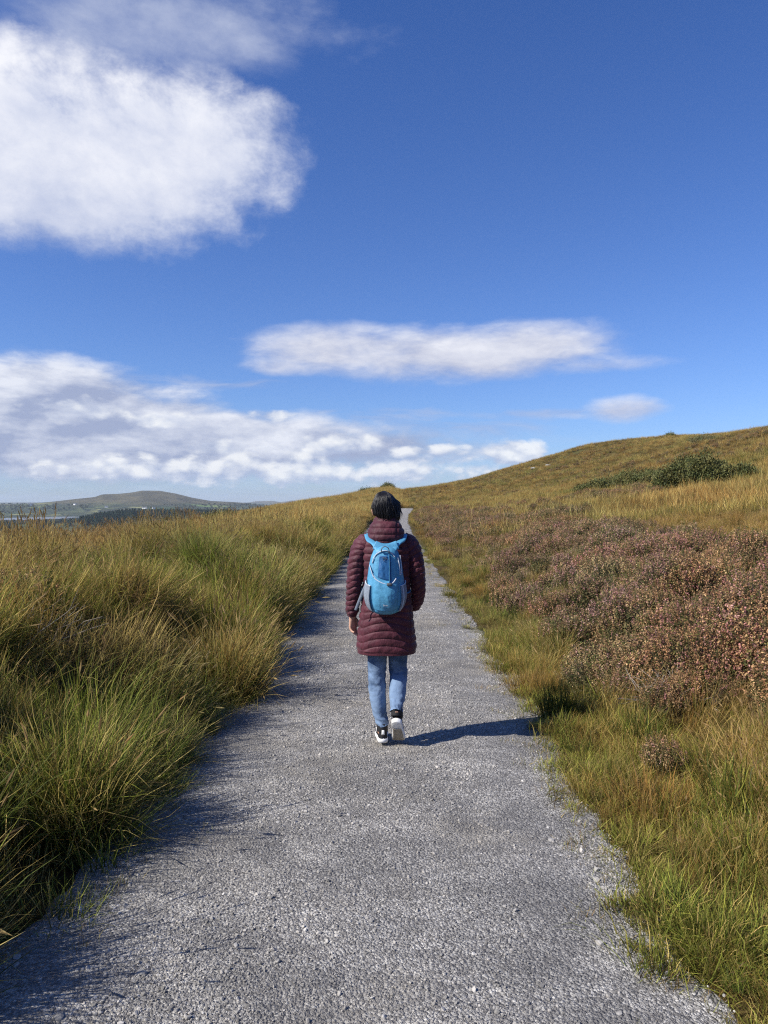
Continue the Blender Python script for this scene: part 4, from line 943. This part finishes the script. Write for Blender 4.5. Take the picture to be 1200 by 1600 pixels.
# ---- body: one continuous surface
def hand(mb, wrist, rz, mir, s=.92):
    """relaxed hand hanging from the wrist; local x = palm normal, y = towards the thumb side"""
    Rz = Matrix.Rotation(rz, 3, 'Z')
    def X(p): v = Rz @ Vector((p[0] * s * mir, p[1] * s, p[2] * s)); return (wrist[0] + v.x, wrist[1] + v.y, wrist[2] + v.z)
    def tb(pts, r, seg=10, up=(0, 1, 0)):
        u_ = Rz @ Vector(up); add_tube(mb, tube([X(p) for p in pts], [tuple(np.array(q) * s) if isinstance(q, tuple) else q * s for q in r], 14, seg, up=tuple(u_)))
    tb([(0, 0, .03), (0, 0, 0), (.003, .003, -.035), (.006, .004, -.07), (.008, .003, -.085)], [(.026, .019), (.026, .017), (.036, .016), (.040, .014), (.036, .011)], 20)
    for k_, (y0, L_, dz) in enumerate([(.030, .072, 0), (.010, .080, -.004), (-.010, .074, -.001), (-.029, .058, .006)]):
        a = [.30, .85, 1.35]; a = [q + .08 * k_ for q in a]; p = np.array([.006, y0, -.076 + dz]); pts = [p - np.array([0, 0, -.012]), p]
        for q, f_ in zip(a, (.46, .30, .24)):
            p = p + L_ * f_ * np.array([math.sin(q), -.03 * (k_ - 1), -math.cos(q)]); pts.append(p)
        tb(pts, [.0088, .0092, .0082, .0075, .0062], 10)
    tb([(.004, .024, -.012), (.012, .040, -.032), (.020, .044, -.055), (.026, .040, -.074)], [.013, .0115, .010, .0075], 10)

body = MB()
# legs under the jeans, trunk, arms, neck
LEG_L = [(-.070, .005, .86), (-.062, .008, .74), (-.045, .012, .58), (-.047, .025, .42), (-.042, .010, .29), (-.018, .000, .13), (-.010, .0, .06)]
LEG_R = [(.095, .000, .86), (.093, .015, .74), (.092, .045, .58), (.094, .070, .44), (.090, -.005, .33), (.082, -.065, .235), (.080, -.085, .20)]
for Lg in (LEG_L, LEG_R):
    add_tube(body, tube(Lg, [(.075, .085), (.070, .078), (.058, .062), (.046, .050), (.045, .048), (.030, .034), (.032, .036)], 50, 24))
add_tube(body, tube([(.012, .01, .76), (.012, .0, .88), (.012, .0, 1.0), (.012, -.005, 1.14), (.012, -.01, 1.26), (.012, -.005, 1.33), (.01, .0, 1.37)],
                    [(.12, .085), (.145, .095), (.120, .085), (.135, .095), (.150, .088), (.10, .065), (.055, .055)], 50, 40))
add_tube(body, tube([(.010, -.005, 1.32), (.008, .005, 1.38), (.006, .015, 1.46)], [(.058, .058), (.050, .054), (.052, .058)], 12, 24))
ARM_L = [(-.115, .0, 1.285), (-.160, -.005, 1.23), (-.184, -.015, 1.08), (-.196, -.005, .95), (-.207, .020, .80)]
ARM_R = [(.140, .0, 1.285), (.185, -.005, 1.23), (.212, -.005, 1.07), (.220, .050, .95), (.172, .140, .860)]
for Ar in (ARM_L, ARM_R):
    add_tube(body, tube(Ar, [(.045, .045), (.048, .048), (.037, .038), (.034, .036), (.023, .020)], 40, 20))
hand(body, (-.207, .020, .805), rad(-38), 1); hand(body, (.168, .146, .862), rad(60), -1)
# head with a face looking ahead (+y)
def head_disp(t, th, P_):
    x_, y_, z_ = P_[..., 0] - .006, P_[..., 1] - .02, P_[..., 2]; fr = np.clip(y_ / .07, 0, 1)
    G = lambda cx, cz, sx, sz: np.exp(-((x_ - cx) / sx) ** 2 - ((z_ - cz) / sz) ** 2) * fr
    return .020 * G(0, 1.472, .010, .012) + .010 * G(0, 1.492, .008, .022) - .009 * G(.030, 1.508, .014, .010) - .009 * G(-.030, 1.508, .014, .010) + .005 * G(0, 1.443, .020, .010) + .006 * G(0, 1.415, .016, .012) + .004 * G(0, 1.525, .04, .008)
add_tube(body, tube([(.006, .045, 1.395), (.006, .042, 1.41), (.006, .028, 1.445), (.006, .02, 1.49), (.006, .015, 1.54), (.006, .012, 1.585), (.006, .012, 1.612)],
                    [(.018, .020), (.036, .045), (.055, .075), (.065, .088), (.067, .092), (.050, .066), (.006, .008)], 70, 72, 2.1, head_disp, up=(1, 0, 0)))
for sx in (-1, 1):                                       # ears
    add_tube(body, tube([(.006 + sx * .070, .012, 1.460), (.006 + sx * .078, .008, 1.480), (.006 + sx * .080, .004, 1.505), (.006 + sx * .074, .008, 1.520)], [(.006, .008), (.007, .013), (.007, .016), (.004, .008)], 12, 12))
def foot_xf(Pf, heel, yaw, pitch, bend=0.0):
    """foot frame (heel at 0, toe at +y, sole at z 0) to the body frame; the front of the foot may bend back to the ground"""
    V = np.asarray(Pf, float).reshape(-1, 3).copy()
    if bend:
        yb = .165; m_ = V[:, 1] > yb; d = V[m_, 1] - yb; a = bend * np.clip(d / .05, 0, 1)
        am = np.where(d > .05, bend, a); ys = yb + np.where(d < .05, d * np.cos(a / 2), .05 * math.cos(bend / 2) + (d - .05) * math.cos(bend))
        zs = np.where(d < .05, d * np.sin(a / 2), .05 * math.sin(bend / 2) + (d - .05) * math.sin(bend)); zz = V[m_, 2]
        V[m_, 1] = ys - zz * np.sin(am); V[m_, 2] = zs + zz * np.cos(am)
    Mx = np.array(Matrix.Rotation(yaw, 3, 'Z') @ Matrix.Rotation(pitch, 3, 'X'))
    return (V @ Mx.T + np.asarray(heel)).reshape(np.shape(Pf))
FEET = {'l': dict(heel=(-.006, -.050, 0.0), yaw=rad(3), pitch=0.0, bend=0.0), 'r': dict(heel=(.076, -.135, .165), yaw=rad(-8), pitch=rad(-52), bend=rad(34))}
for ft in FEET.values():
    add_tube(body, foot_xf(tube([(0, .02, .05), (0, .08, .042), (0, .15, .035), (0, .215, .028)], [(.026, .026), (.028, .030), (.033, .020), (.022, .012)], 20, 16), **ft))
    add_tube(body, foot_xf(tube([(0, .052, .03), (0, .050, .09), (0, .045, .13)], [(.022, .022), (.022, .022), (.023, .024)], 10, 16, up=(1, 0, 0)), **ft))
bo = body.build('body', M_SKIN, person)
rm = bo.modifiers.new('skin_surface', 'REMESH'); rm.mode = 'VOXEL'; rm.voxel_size = .0042; rm.use_smooth_shade = True
sm = bo.modifiers.new('soften', 'SMOOTH'); sm.factor = .5; sm.iterations = 2
dg = bpy.context.evaluated_depsgraph_get(); me2 = bpy.data.meshes.new_from_object(bo.evaluated_get(dg)); bo.modifiers.clear(); bo.data = me2
if not me2.materials: me2.materials.append(M_SKIN)
for sx in (-1, 1):
    e = MB(); ball(e, (.006 + sx * .030, .089, 1.508), (.0115, .010, .0085)); eo = e.build('eye', M_EYE, bo)
    e = MB(); ball(e, (.006 + sx * .030, .0958, 1.508), (.0050, .0042, .0050)); e.build('iris', M_IRIS, bo)
    e = MB(); add_tube(e, tube([(.006 + sx * .014, .106, 1.527), (.006 + sx * .030, .103, 1.532), (.006 + sx * .048, .088, 1.526)], [(.003, .002), (.004, .003), (.002, .001)], 10, 8, up=(0, 0, 1))); e.build('eyebrow', M_HAIR, bo)
e = MB(); add_tube(e, tube([(-.017, .108, 1.441), (.006, .120, 1.443), (.029, .108, 1.441)], [(.002, .002), (.006, .004), (.002, .002)], 12, 8, up=(0, 0, 1))); e.build('lips', M_LIP, bo)

# ---- hair
hz_ = np.array([1.380, 1.405, 1.445, 1.480, 1.510, 1.540, 1.570, 1.595, 1.612, 1.622])
hc = [(.022, -.014), (.018, -.014), (.014, -.012), (.008, -.006), (.004, 0), (.002, .004), (.000, .006), (-.002, .008), (-.002, .008), (-.002, .008)]
ha = [(.050, .052), (.056, .062), (.064, .076), (.071, .086), (.0735, .092), (.071, .093), (.063, .085), (.047, .066), (.028, .042), (.004, .006)]
def hair_disp(t, th, P_):
    z_ = P_[..., 2]; d = .0035 * (vnoise(th * 9 + 1.2 * np.sin(z_ * 14), z_ * 3, 71) - .5) * 2 + .0012 * (vnoise(th * 30, z_ * 2, 72) - .5) * 2
    d = d + .024 * np.exp(-((np.angle(np.exp(1j * (th - .05)))) / .42) ** 2) * ss(z_, 1.40, 1.46) * (1 - ss(z_, 1.545, 1.575))
    d = d + .006 * np.exp(-((np.angle(np.exp(1j * (th - PI)))) / .5) ** 2) * np.exp(-((z_ - 1.52) / .03) ** 2)
    front = np.exp(-(np.angle(np.exp(1j * (th - PI / 2))) / .85) ** 6) * (1 - ss(z_, 1.555, 1.575))
    d = d - .060 * front
    nape = ss(1.470 - z_, 0, .02) * np.exp(-((np.angle(np.exp(1j * (th - PI)))) / .55) ** 2)
    return d - .030 * nape
HP = tube([(c_[0], c_[1], z_) for c_, z_ in zip(hc, hz_)], ha, 90, 140, 2.0, hair_disp)
hb = MB(); add_tube(hb, HP)
gh = np.random.default_rng(77)
cr = np.array([-.002, .010, 1.618])
for k_ in range(900):                                    # locks lying over the head
    j_ = gh.integers(0, 140); a_ = 2 * PI * j_ / 140
    if abs(((a_ - PI / 2 + PI) % (2 * PI)) - PI) < .95: continue
    top = int(gh.uniform(78, 87)); bot = int(gh.uniform(0, 26) if gh.random() < .7 else gh.uniform(20, 50))
    rs_ = np.linspace(top, bot, 14).astype(int); jf = (j_ + gh.normal(0, 5) * np.linspace(0, 1, 14) ** 1.5 + 1.5 * np.sin(np.linspace(0, gh.uniform(2, 6), 14) + gh.uniform(0, 6))) % 140; j0 = np.floor(jf).astype(int); fr_ = (jf - j0)[:, None]
    pts = HP[rs_, j0 % 140] * (1 - fr_) + HP[rs_, (j0 + 1) % 140] * fr_; ctr_ = np.array([.004, .0, 0]) ; out_ = pts - ctr_; out_[:, 2] = 0; out_ /= np.linalg.norm(out_, axis=1)[:, None] + 1e-6
    pts = pts + out_ * (gh.uniform(.0, .0035) + gh.random() ** 3 * .011 * np.linspace(0, 1, 14) ** 2)[:, None]
    w_ = gh.uniform(.0008, .0022)
    if gh.random() < .10: pts = pts + out_ * (np.linspace(0, 1, 14) ** 2 * gh.uniform(.008, .022))[:, None]
    add_tube(hb, tube(pts, [(w_, w_ * .6)] * 13 + [(.0003, .0003)], 22, 5, up=(.3, .9, .1)), cap=False)
ho_ = hb.build('hair', M_HAIR, person)

# ---- coat
def puff(ph): return np.abs(np.sin(PI * ph)) ** .42
CZ = [.578, .62, .70, .78, .86, .95, 1.04, 1.13, 1.21, 1.27, 1.315, 1.350, 1.375]
CA = [(.182, .128), (.183, .130), (.178, .128), (.170, .124), (.160, .118), (.150, .112), (.148, .112), (.154, .115), (.160, .112), (.156, .104), (.128, .088), (.092, .074), (.070, .062)]
def coat_disp(t, th, P_):
    x_, y_, z_ = P_[..., 0] - .014, P_[..., 1], P_[..., 2]
    back = np.clip(-y_ / .06, 0, 1) * (np.abs(x_) < .145)
    arch = .040 * np.clip(1 - (x_ / .145) ** 2, 0, 1) * back * ss(.90 - z_, 0, .12)
    ph = (z_ - arch - .600 + .012 * fbm(z_ * 4, z_ * 0, 85, 2) + .004 * fbm(x_ * 9, z_ * 5, 86, 2)) / .0470
    d = (.0095 + .003 * fbm(th * 1.5, z_ * 9, 83, 2)) * puff(ph) + .0045 * fbm(th * 9, z_ * 34, 73, 4) * puff(ph)
    hem = ss(.600 - z_, 0, .004); d = d * (1 - hem) + .004 * hem
    seam = np.exp(-((np.abs(x_) - .145) / .004) ** 2) * np.clip(-y_ / .03, 0, 1)
    return d * (1 - .75 * seam) + .004 * fbm(th * 2, z_ * 7, 74, 3)
cb = MB()
CP = tube([(.016 - .002 * k_ * 0, -.004, z_) for k_, z_ in enumerate(CZ)], CA, 330, 150, 2.25, coat_disp)
add_tube(cb, CP)
# open hem: a darker turn-up inside
def sleeve_disp(t, th, P_):
    ph = t * 14.0 + .55 * np.cos(th - .5); cuff = ss(t, .965, .975)
    ph = ph + .18 * fbm(th * .8, t * 9, 84, 2)
    return (.0088 * puff(ph) * (1 - cuff) + .0045 * fbm(th * 3, t * 38, 75, 4)) * (1 - .5 * ss(.06 - t, 0, .06)) + .004 * fbm(th * 1.5, t * 6, 76, 2)
SL = [(-.085, .0, 1.315), (-.128, .0, 1.275), (-.166, -.008, 1.19), (-.186, -.015, 1.08), (-.197, -.006, .95), (-.206, .012, .852), (-.207, .018, .812)]
SR = [(.112, .0, 1.315), (.156, .0, 1.275), (.194, -.006, 1.19), (.214, -.004, 1.07), (.222, .044, .95), (.204, .096, .880), (.186, .124, .862)]
SRAD = [(.045, .055), (.058, .064), (.052, .060), (.046, .054), (.040, .046), (.035, .040), (.031, .035)]
for S_ in (SL, SR): add_tube(cb, tube(S_, SRAD, 220, 60, 2.0, sleeve_disp))
coat = cb.build('coat', M_COAT, person)
# bundled hood lying round the neck
def hood_disp(t, th, P_):
    z_ = P_[..., 2]; x_ = P_[..., 0] - .012
    d = .009 * puff((z_ - 1.262) / .041) * (1 - ss(t, .72, .8))
    seam = np.exp(-((np.abs(x_) - .066) / .004) ** 2) * (P_[..., 1] < 0)
    return d * (1 - .8 * seam) + .003 * fbm(th * 5, z_ * 40, 78, 3)
HD = tube([(.012, -.022, 1.258), (.012, -.026, 1.286), (.012, -.028, 1.320), (.012, -.026, 1.357), (.012, -.018, 1.388), (.012, -.012, 1.400), (.012, -.010, 1.393), (.012, -.008, 1.360)],
          [(.080, .070), (.104, .094), (.114, .108), (.110, .104), (.097, .090), (.084, .076), (.074, .066), (.066, .058)], 120, 100, 2.2, hood_disp, ts=[0, .12, .3, .5, .66, .74, .82, 1.0])
hb = MB(); add_tube(hb, HD, cap=False); hb.build('hood', M_COAT, coat)

# ---- jeans
jb = MB()
def jean_disp(k_):
    def f(t, th, P_):
        z_ = P_[..., 2]
        folds = np.exp(-((t - .58) / .10) ** 2) * .010 + ss(t, .80, 1) * .011 + .0035 + .006 * ss(.25 - t, 0, .2)
        return folds * fbm(th * 1.2 + k_, z_ * 26 + np.cos(th) * .8, 80 + k_, 3) + .004 + .003 * np.sin(z_ * 130 + 2 * np.cos(th + k_)) * ss(t, .88, .95)
    return f
JL = [(-.060, .005, .80), (-.055, .008, .68), (-.045, .012, .58), (-.046, .025, .42), (-.042, .010, .29), (-.020, .000, .150), (-.008, .0, .105)]
JR = [(.088, .000, .80), (.090, .020, .68), (.089, .045, .58), (.094, .070, .44), (.088, -.005, .33), (.082, -.060, .245), (.080, -.078, .215)]
JRAD = [(.074, .085), (.067, .075), (.061, .067), (.053, .058), (.050, .054), (.037, .042), (.036, .043)]
for k_, J_ in enumerate((JL, JR)):
    add_tube(jb, tube(J_, JRAD, 180, 56, 2.0, jean_disp(k_)), cap=False)
add_tube(jb, tube([(.014, .0, .70), (.014, .0, .78), (.014, .0, .90)], [(.11, .09), (.15, .11), (.13, .095)], 16, 40))
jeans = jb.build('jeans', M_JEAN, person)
for c_ in ([(-.010, .002, .070), (-.014, .001, .110), (-.020, .0, .165)], [(.079, -.088, .185), (.081, -.072, .225), (.083, -.055, .262)]):
    kb = MB(); add_tube(kb, tube(c_, [(.034, .037)] * 3, 14, 20)); kb.build('sock', M_BLACK, person)

# ---- shoes
fy = np.array([0, .007, .035, .08, .13, .175, .215, .24, .252]); fw = np.array([.005, .019, .030, .031, .036, .041, .037, .024, .007]); fx = np.array([0, 0, 0, .002, .003, .002, -.003, -.006, -.007])
def make_shoe(side, mir):
    xf = FEET[side]; ys = np.concatenate([np.linspace(.0, .04, 12), np.linspace(.045, .21, 26), np.linspace(.214, .252, 12)]); w_ = interp_s(ys, fy, fw)[:, 0]; cx = interp_s(ys, fy, fx)[:, 0] * mir
    up_h = np.interp(ys, [0, .02, .06, .09, .13, .18, .22, .252], [.070, .092, .098, .094, .075, .056, .046, .024]) ; th = np.linspace(0, PI, 22)
    U = MB(); base = .022
    Pn = np.stack([cx[:, None] + w_[:, None] * .95 * np.cos(th)[None] * (1 - .18 * np.sin(th)[None] ** 4), ys[:, None] + np.zeros_like(th)[None] + .006 * np.sin(th)[None] * np.exp(-ys[:, None] / .03), base + (up_h - base)[:, None] * np.abs(np.sin(th))[None] ** .62], -1)
    Pn[..., 2] += .0012 * np.sin(ys * 230)[:, None]
    V = foot_xf(Pn.reshape(-1, 3), **xf); n = len(th); i = np.arange(len(ys) - 1)[:, None] * n; j = np.arange(n - 1)[None]
    U.add(V, np.stack([i + j, i + j + 1, i + n + j + 1, i + n + j], -1).reshape(-1, 4))
    add_tube(U, foot_xf(tube([(0, .042, .070), (0, .040, .095), (0, .038, .125)], [(.034, .042), (.033, .038), (.030, .034)], 12, 24), **xf))
    sh = U.build('shoe', M_BLACK, person)
    # sole: thick white rim all the way round
    S = MB(); out = np.concatenate([np.stack([cx + w_ + .002, ys], -1), np.stack([cx - w_ - .002, ys], -1)[::-1]])
    lv = [(.0, .93), (.002, .98), (.012, 1.02), (.024, 1.01), (.028, .96)]; c0 = np.array([0, .125])
    heel_t = lambda y: np.interp(y, [0, .1, .25], [1.12, 1.0, .72])
    Pn = np.stack([np.column_stack([c0 + (out - c0) * f_, z_ * heel_t(out[:, 1])]) for z_, f_ in lv])
    add_tube(S, foot_xf(Pn, **xf)); so = S.build('sole', M_SOLE, sh)
    # worn tread under the arch and forefoot, ribbed
    Tm = MB(); 
    for a, b in [(.075 + .0145 * q, .0865 + .0145 * q) for q in range(11)]:
        yy_ = np.linspace(a, b, 4); ww = np.interp(yy_, fy, fw) * .86; xx_ = np.interp(yy_, fy, fx) * mir
        P1 = np.stack([np.column_stack([xx_ - ww, yy_, np.full(4, -.003)]), np.column_stack([xx_ + ww, yy_, np.full(4, -.003)])], 1)
        P0 = P1.copy(); P0[..., 2] = .002; A_ = np.concatenate([P1.reshape(-1, 3), P0.reshape(-1, 3)])
        q4 = [[2 * r_, 2 * r_ + 1, 2 * r_ + 3, 2 * r_ + 2] for r_ in range(3)] + [[0, 1, 9, 8], [6, 7, 15, 14]] + [[2 * r_, 2 * r_ + 2, 2 * r_ + 10, 2 * r_ + 8] for r_ in range(3)] + [[2 * r_ + 1, 2 * r_ + 3, 2 * r_ + 11, 2 * r_ + 9] for r_ in range(3)]
        Tm.add(foot_xf(A_, **xf), np.array(q4))
    Tm.build('tread', M_TREAD, sh, smooth=False)
    # pale side stripe and heel tab
    for sx in (-1, 1):
        St = MB(); zz = np.linspace(.040, .068, 6); yy_ = .115 + np.linspace(0, .018, 6); ww = np.interp(yy_, fy, fw) * np.array([1, .99, .97, .94, .90, .84]) + .001
        add_tube(St, foot_xf(tube(np.stack([np.interp(yy_, fy, fx) * mir + sx * ww, yy_, zz], -1), [(.009, .0014)] * 6, 8, 8, up=(0, 1, 0)), **xf)); St.build('side_stripe', M_SOLE, sh)
    St = MB(); add_tube(St, foot_xf(tube([(0, -.001, .055), (0, .000, .085)], [(.010, .002), (.008, .002)], 4, 10), **xf)); St.build('heel_tab', M_SOLE, sh)
make_shoe('l', -1); make_shoe('r', 1)

# ---- backpack -----------------------------------------------------------------
KZ = np.array([.822, .835, .865, .92, 1.00, 1.09, 1.17, 1.225, 1.258, 1.275]); KA = np.array([.050, .082, .108, .124, .125, .114, .102, .086, .064, .030]); KB = np.array([.040, .060, .074, .084, .084, .076, .068, .058, .044, .022]); KX = .010; KY = -.188; KP = 2.5
def kab(z): return interp_s(np.atleast_1d(z).ravel(), KZ, np.stack([KA, KB], -1)).reshape(np.shape(np.atleast_1d(z)) + (2,))
def ysurf(x_, z_):
    ab = kab(z_); q = np.clip(np.abs(np.atleast_1d(x_) - KX) / ab[..., 0], 0, .98)
    return KY - ab[..., 1] * (1 - q ** KP) ** (1 / KP)
def pk_disp(t, th, P_):
    x_, z_ = P_[..., 0] - KX, P_[..., 2]; b_ = (P_[..., 1] < KY)
    return .0035 * fbm(x_ * 22, z_ * 9, 90, 3) * b_ - .004 * np.exp(-((np.abs(x_) - .075) / .006) ** 2) * b_
mb = MB(); add_tube(mb, tube([(KX, KY, z_) for z_ in KZ], np.stack([KA, KB], -1), 120, 100, KP, pk_disp)); mb.build('main_compartment', M_PACK, pack)
def on_pack(xs, zs, lift): xs = np.asarray(xs, float); zs = np.asarray(zs, float); return np.stack([xs, ysurf(xs, zs) - lift, zs], -1)
def patch(name, xl, xr, zb, zt, bulge, mat, nu=36, nv=36, seed=1, lift=.002, fold=.003):
    """a sewn-on panel: xl/xr(v), zb/zt(u) bounds; curved and thick at its edge"""
    u = np.linspace(0, 1, nu); v = np.linspace(0, 1, nv); U_, V_ = np.meshgrid(u, v)
    x_ = xl(V_) * (1 - U_) + xr(V_) * U_; z_ = zb(x_) * (1 - V_) + zt(x_) * V_
    e = np.minimum(np.minimum(U_, 1 - U_), np.minimum(V_, 1 - V_)); bl = bulge * (1 - (2 * U_ - 1) ** 4) * np.sin(PI * np.clip(V_ * .85 + .08, 0, 1)) ** .7
    y_ = ysurf(x_, z_) - lift - bl - fold * fbm(x_ * 30 + z_ * 12, z_ * 16, seed, 3) * ss(e, 0, .12)
    y_ = np.where(e < 1e-6, y_ + .008, y_)
    m = MB(); i = np.arange(nv - 1)[:, None] * nu; j = np.arange(nu - 1)[None]
    m.add(np.stack([x_, y_, z_], -1), np.stack([i + j, i + j + 1, i + nu + j + 1, i + nu + j], -1).reshape(-1, 4))
    return m.build(name, mat, pack)
c1 = lambda k_: (lambda v: v * 0 + k_)
fp = patch('front_pocket', lambda v: KX - .078 - .012 * v, lambda v: KX + .078 + .012 * v, lambda x_: .842 + 3.0 * (x_ - KX) ** 2, lambda x_: 1.048 + 6.0 * (x_ - .030) ** 2, .020, M_PACK, seed=91, fold=.006)
patch('centre_panel', lambda v: KX - .052 + .012 * v, lambda v: KX + .040 - .006 * v, lambda x_: 1.052 + 4 * (x_ - .03) ** 2, c1(1.215), .004, M_PACKD, seed=92, lift=.003, fold=.006)  # panel of deeper blue cloth at the upper centre of the pack
for sx, nm in ((-1, 'l'), (1, 'r')):                     # stretch mesh side pockets
    m = MB(); zz = np.linspace(.858, 1.030, 26); th = np.linspace(math.radians(-46), math.radians(12), 22); ab = kab(zz)
    Pn = []
    for z_, (a_, b_) in zip(zz, ab):
        q = np.cos(th); r_ = np.sin(th); f = (np.abs(q) ** KP + np.abs(r_) ** KP) ** (-1 / KP); k_ = 1.03 + .07 * math.sin(PI * (z_ - .85) / .20)
        sel = np.linspace(-.78, .12, 22)
        Pn.append(np.stack([KX + sx * a_ * k_ * q * f, KY + b_ * k_ * r_ * f, np.full(22, z_) + .03 * (sel + .3)], -1))
    Pn = np.array(Pn); lo_ = Pn[0] * 1.0; i = np.arange(25)[:, None] * 22; j = np.arange(21)[None]
    Pn = Pn[:, 6:] if False else Pn
    m.add(Pn, np.stack([i + j, i + j + 1, i + 22 + j + 1, i + 22 + j], -1).reshape(-1, 4)); po = m.build('side_pocket', M_MESHG, pack)
    so_ = po.modifiers.new('cloth', 'SOLIDIFY'); so_.thickness = .003
    b2 = MB(); add_tube(b2, tube(Pn[-1], [(.003, .004)] * 22, 40, 8, up=(0, 0, 1))); add_tube(b2, tube(Pn[:, 3], [(.0028, .0028)] * 26, 40, 8)); b2.build('pocket_binding', M_PIPE, po)
def cord(name, xs, zs, r, mat, lift=.004, parent=None, rings=60, flat=None):
    m = MB(); m_pts = on_pack(xs, zs, lift); add_tube(m, tube(m_pts, [(r, flat or r)] * len(m_pts), rings, 10, up=(0, 1, .2))); return m.build(name, mat, parent or pack)
cord('piping', [-.076, -.066, -.048, -.020, .012, .045, .070], [1.165, 1.198, 1.224, 1.242, 1.247, 1.234, 1.205], .0030, M_PIPE)
cord('piping', [.088, .096, .101, .104], [1.205, 1.165, 1.125, 1.085], .0034, M_PIPE)
cord('piping', [-.070, -.058, -.030, .005, .035, .055, .078], [1.085, 1.066, 1.046, 1.032, 1.030, 1.038, 1.066], .0036, M_PIPE, .012)
cord('compression_strap', [-.092, -.080, -.066], [1.150, 1.112, 1.072], .008, M_PIPE, .010, flat=.003)
cord('compression_strap', [.104, .108, .112, .112], [1.215, 1.180, 1.140, 1.090], .005, M_PIPE, .006, flat=.003)
cord('compression_strap', [-.118, -.112, -.104], [1.060, 1.035, 1.020], .006, M_STRAP, .008, flat=.003)
cord('centre_strap', [.032, .034, .034, .034], [1.225, 1.16, 1.10, 1.040], .010, M_PACK, .012, flat=.002)
m = MB(); bx = on_pack([.034], [1.030], .024)[0]
add_tube(m, np.stack([np.array([[bx[0] + sx * .016 * k_, bx[1] + dy, bx[2] + sz * .009 * k_] for sx, sz in ((-1, -1), (1, -1), (1, 1), (-1, 1))]) for dy, k_ in ((.012, .9), (0, 1), (-.004, 1), (-.006, .85))])); m.build('buckle', M_STRAP, pack)
# haul loop and small emblem below it
m = MB(); add_tube(m, tube([(-.016, -.250, 1.240), (-.014, -.262, 1.262), (.004, -.262, 1.276), (.026, -.262, 1.266), (.034, -.250, 1.232)], [(.006, .003)] * 5, 40, 10, up=(0, 1, 0))); m.build('haul_loop', M_STRAP, pack)
m = MB()
for xs, zs in (([-.012, .0, .010], [1.196, 1.206, 1.198]), ([.0, .012, .024], [1.190, 1.200, 1.188]), ([-.006, .006], [1.184, 1.180]), ([.010, .018], [1.206, 1.212])):
    add_tube(m, tube(on_pack(xs, zs, .009), [(.0022, .0015)] * len(xs), 12, 6, up=(0, 1, .2)))
m.build('emblem', M_STRAP, pack)
m = MB(); x0 = -.002
for wdt, hgt in ((.0055, .011), (.005, .008), (.005, .008), (.0035, .011), (.005, .008), (.004, .008)):   # small pale lettering, too small to read
    for dx_ in (0, wdt * .6):
        add_tube(m, tube(on_pack([x0 + dx_, x0 + dx_], [.886, .886 + hgt], .0175), [(.0011, .001)] * 2, 4, 6, up=(0, 1, 0)))
    add_tube(m, tube(on_pack([x0, x0 + wdt * .6], [.886, .886], .0175), [(.0012, .001)] * 2, 4, 6, up=(0, 1, 0)))
    x0 += wdt + .0022
m.build('pale_lettering', M_SOLE, fp)
# shoulder straps over the coat, joined by a yoke
def strap(xc):
    sg = 1 if xc > 0 else -1
    pts = [(.012 + sg * .045, -.215, 1.245), (.012 + sg * .070, -.175, 1.285), (.012 + sg * .105, -.112, 1.308), (.012 + sg * .118, -.050, 1.338), (.012 + sg * .118, .020, 1.340), (.012 + sg * .112, .085, 1.300), (.012 + sg * .105, .130, 1.20), (.012 + sg * .118, .135, 1.08), (.012 + sg * .150, .085, .99), (.012 + sg * .158, -.03, .955), (.012 + sg * .135, -.12, .95), (.012 + sg * .10, -.150, .945)]
    m = MB(); add_tube(m, tube(pts, [(.020, .006), (.021, .007), (.023, .008), (.024, .008), (.024, .008), (.024, .008), (.022, .007), (.014, .004), (.009, .002), (.009, .002), (.009, .002), (.009, .002)], 120, 16, 3.0, up=(1, 0, 0)))
    return m.build('shoulder_strap', M_PACK, pack)
strap(-1); strap(1)
m = MB(); add_tube(m, tube([(-.062, -.190, 1.282), (-.02, -.196, 1.266), (.03, -.196, 1.264), (.088, -.188, 1.282)], [(.030, .007)] * 4, 40, 16, 3.0, up=(0, .3, 1))); m.build('yoke', M_PACK, pack)
m = MB(); add_tube(m, tube([(-.112, -.150, 1.020), (-.135, -.150, .970), (-.160, -.150, .905), (-.186, -.146, .838)], [(.009, .002), (.010, .002), (.010, .002), (.009, .002)], 30, 8, 3, up=(1, 0, .4))); m.build('hip_strap', M_MESHG, pack)
# ------------------------------------------------------------------ haze
hm = bpy.data.materials.new('haze_air'); hm.use_nodes = True; hm.node_tree.nodes.clear()
T = NT(hm.node_tree); o_ = T.n('ShaderNodeOutputMaterial'); pv = T.n('ShaderNodeVolumePrincipled')
pv.inputs['Density'].default_value = HAZE_D; pv.inputs['Color'].default_value = (.80, .89, 1.0, 1); pv.inputs['Anisotropy'].default_value = 0.0
T.l(pv.outputs[0], o_.inputs['Volume'])
lo_z = float(V_ALL_MIN) - 1.0; B = 16000.0
hz = MB(); cube = np.array([[x, y, z] for z in (lo_z, 120.0) for y in (-B, B) for x in (-B, B)])
hz.add(cube, np.array([[0, 2, 3, 1], [4, 5, 7, 6], [0, 1, 5, 4], [2, 6, 7, 3], [0, 4, 6, 2], [1, 3, 7, 5]]))
ho = hz.build('haze', hm, smooth=False); tag(ho, 'thin blue haze lying over the valley and far hills', kind='stuff')
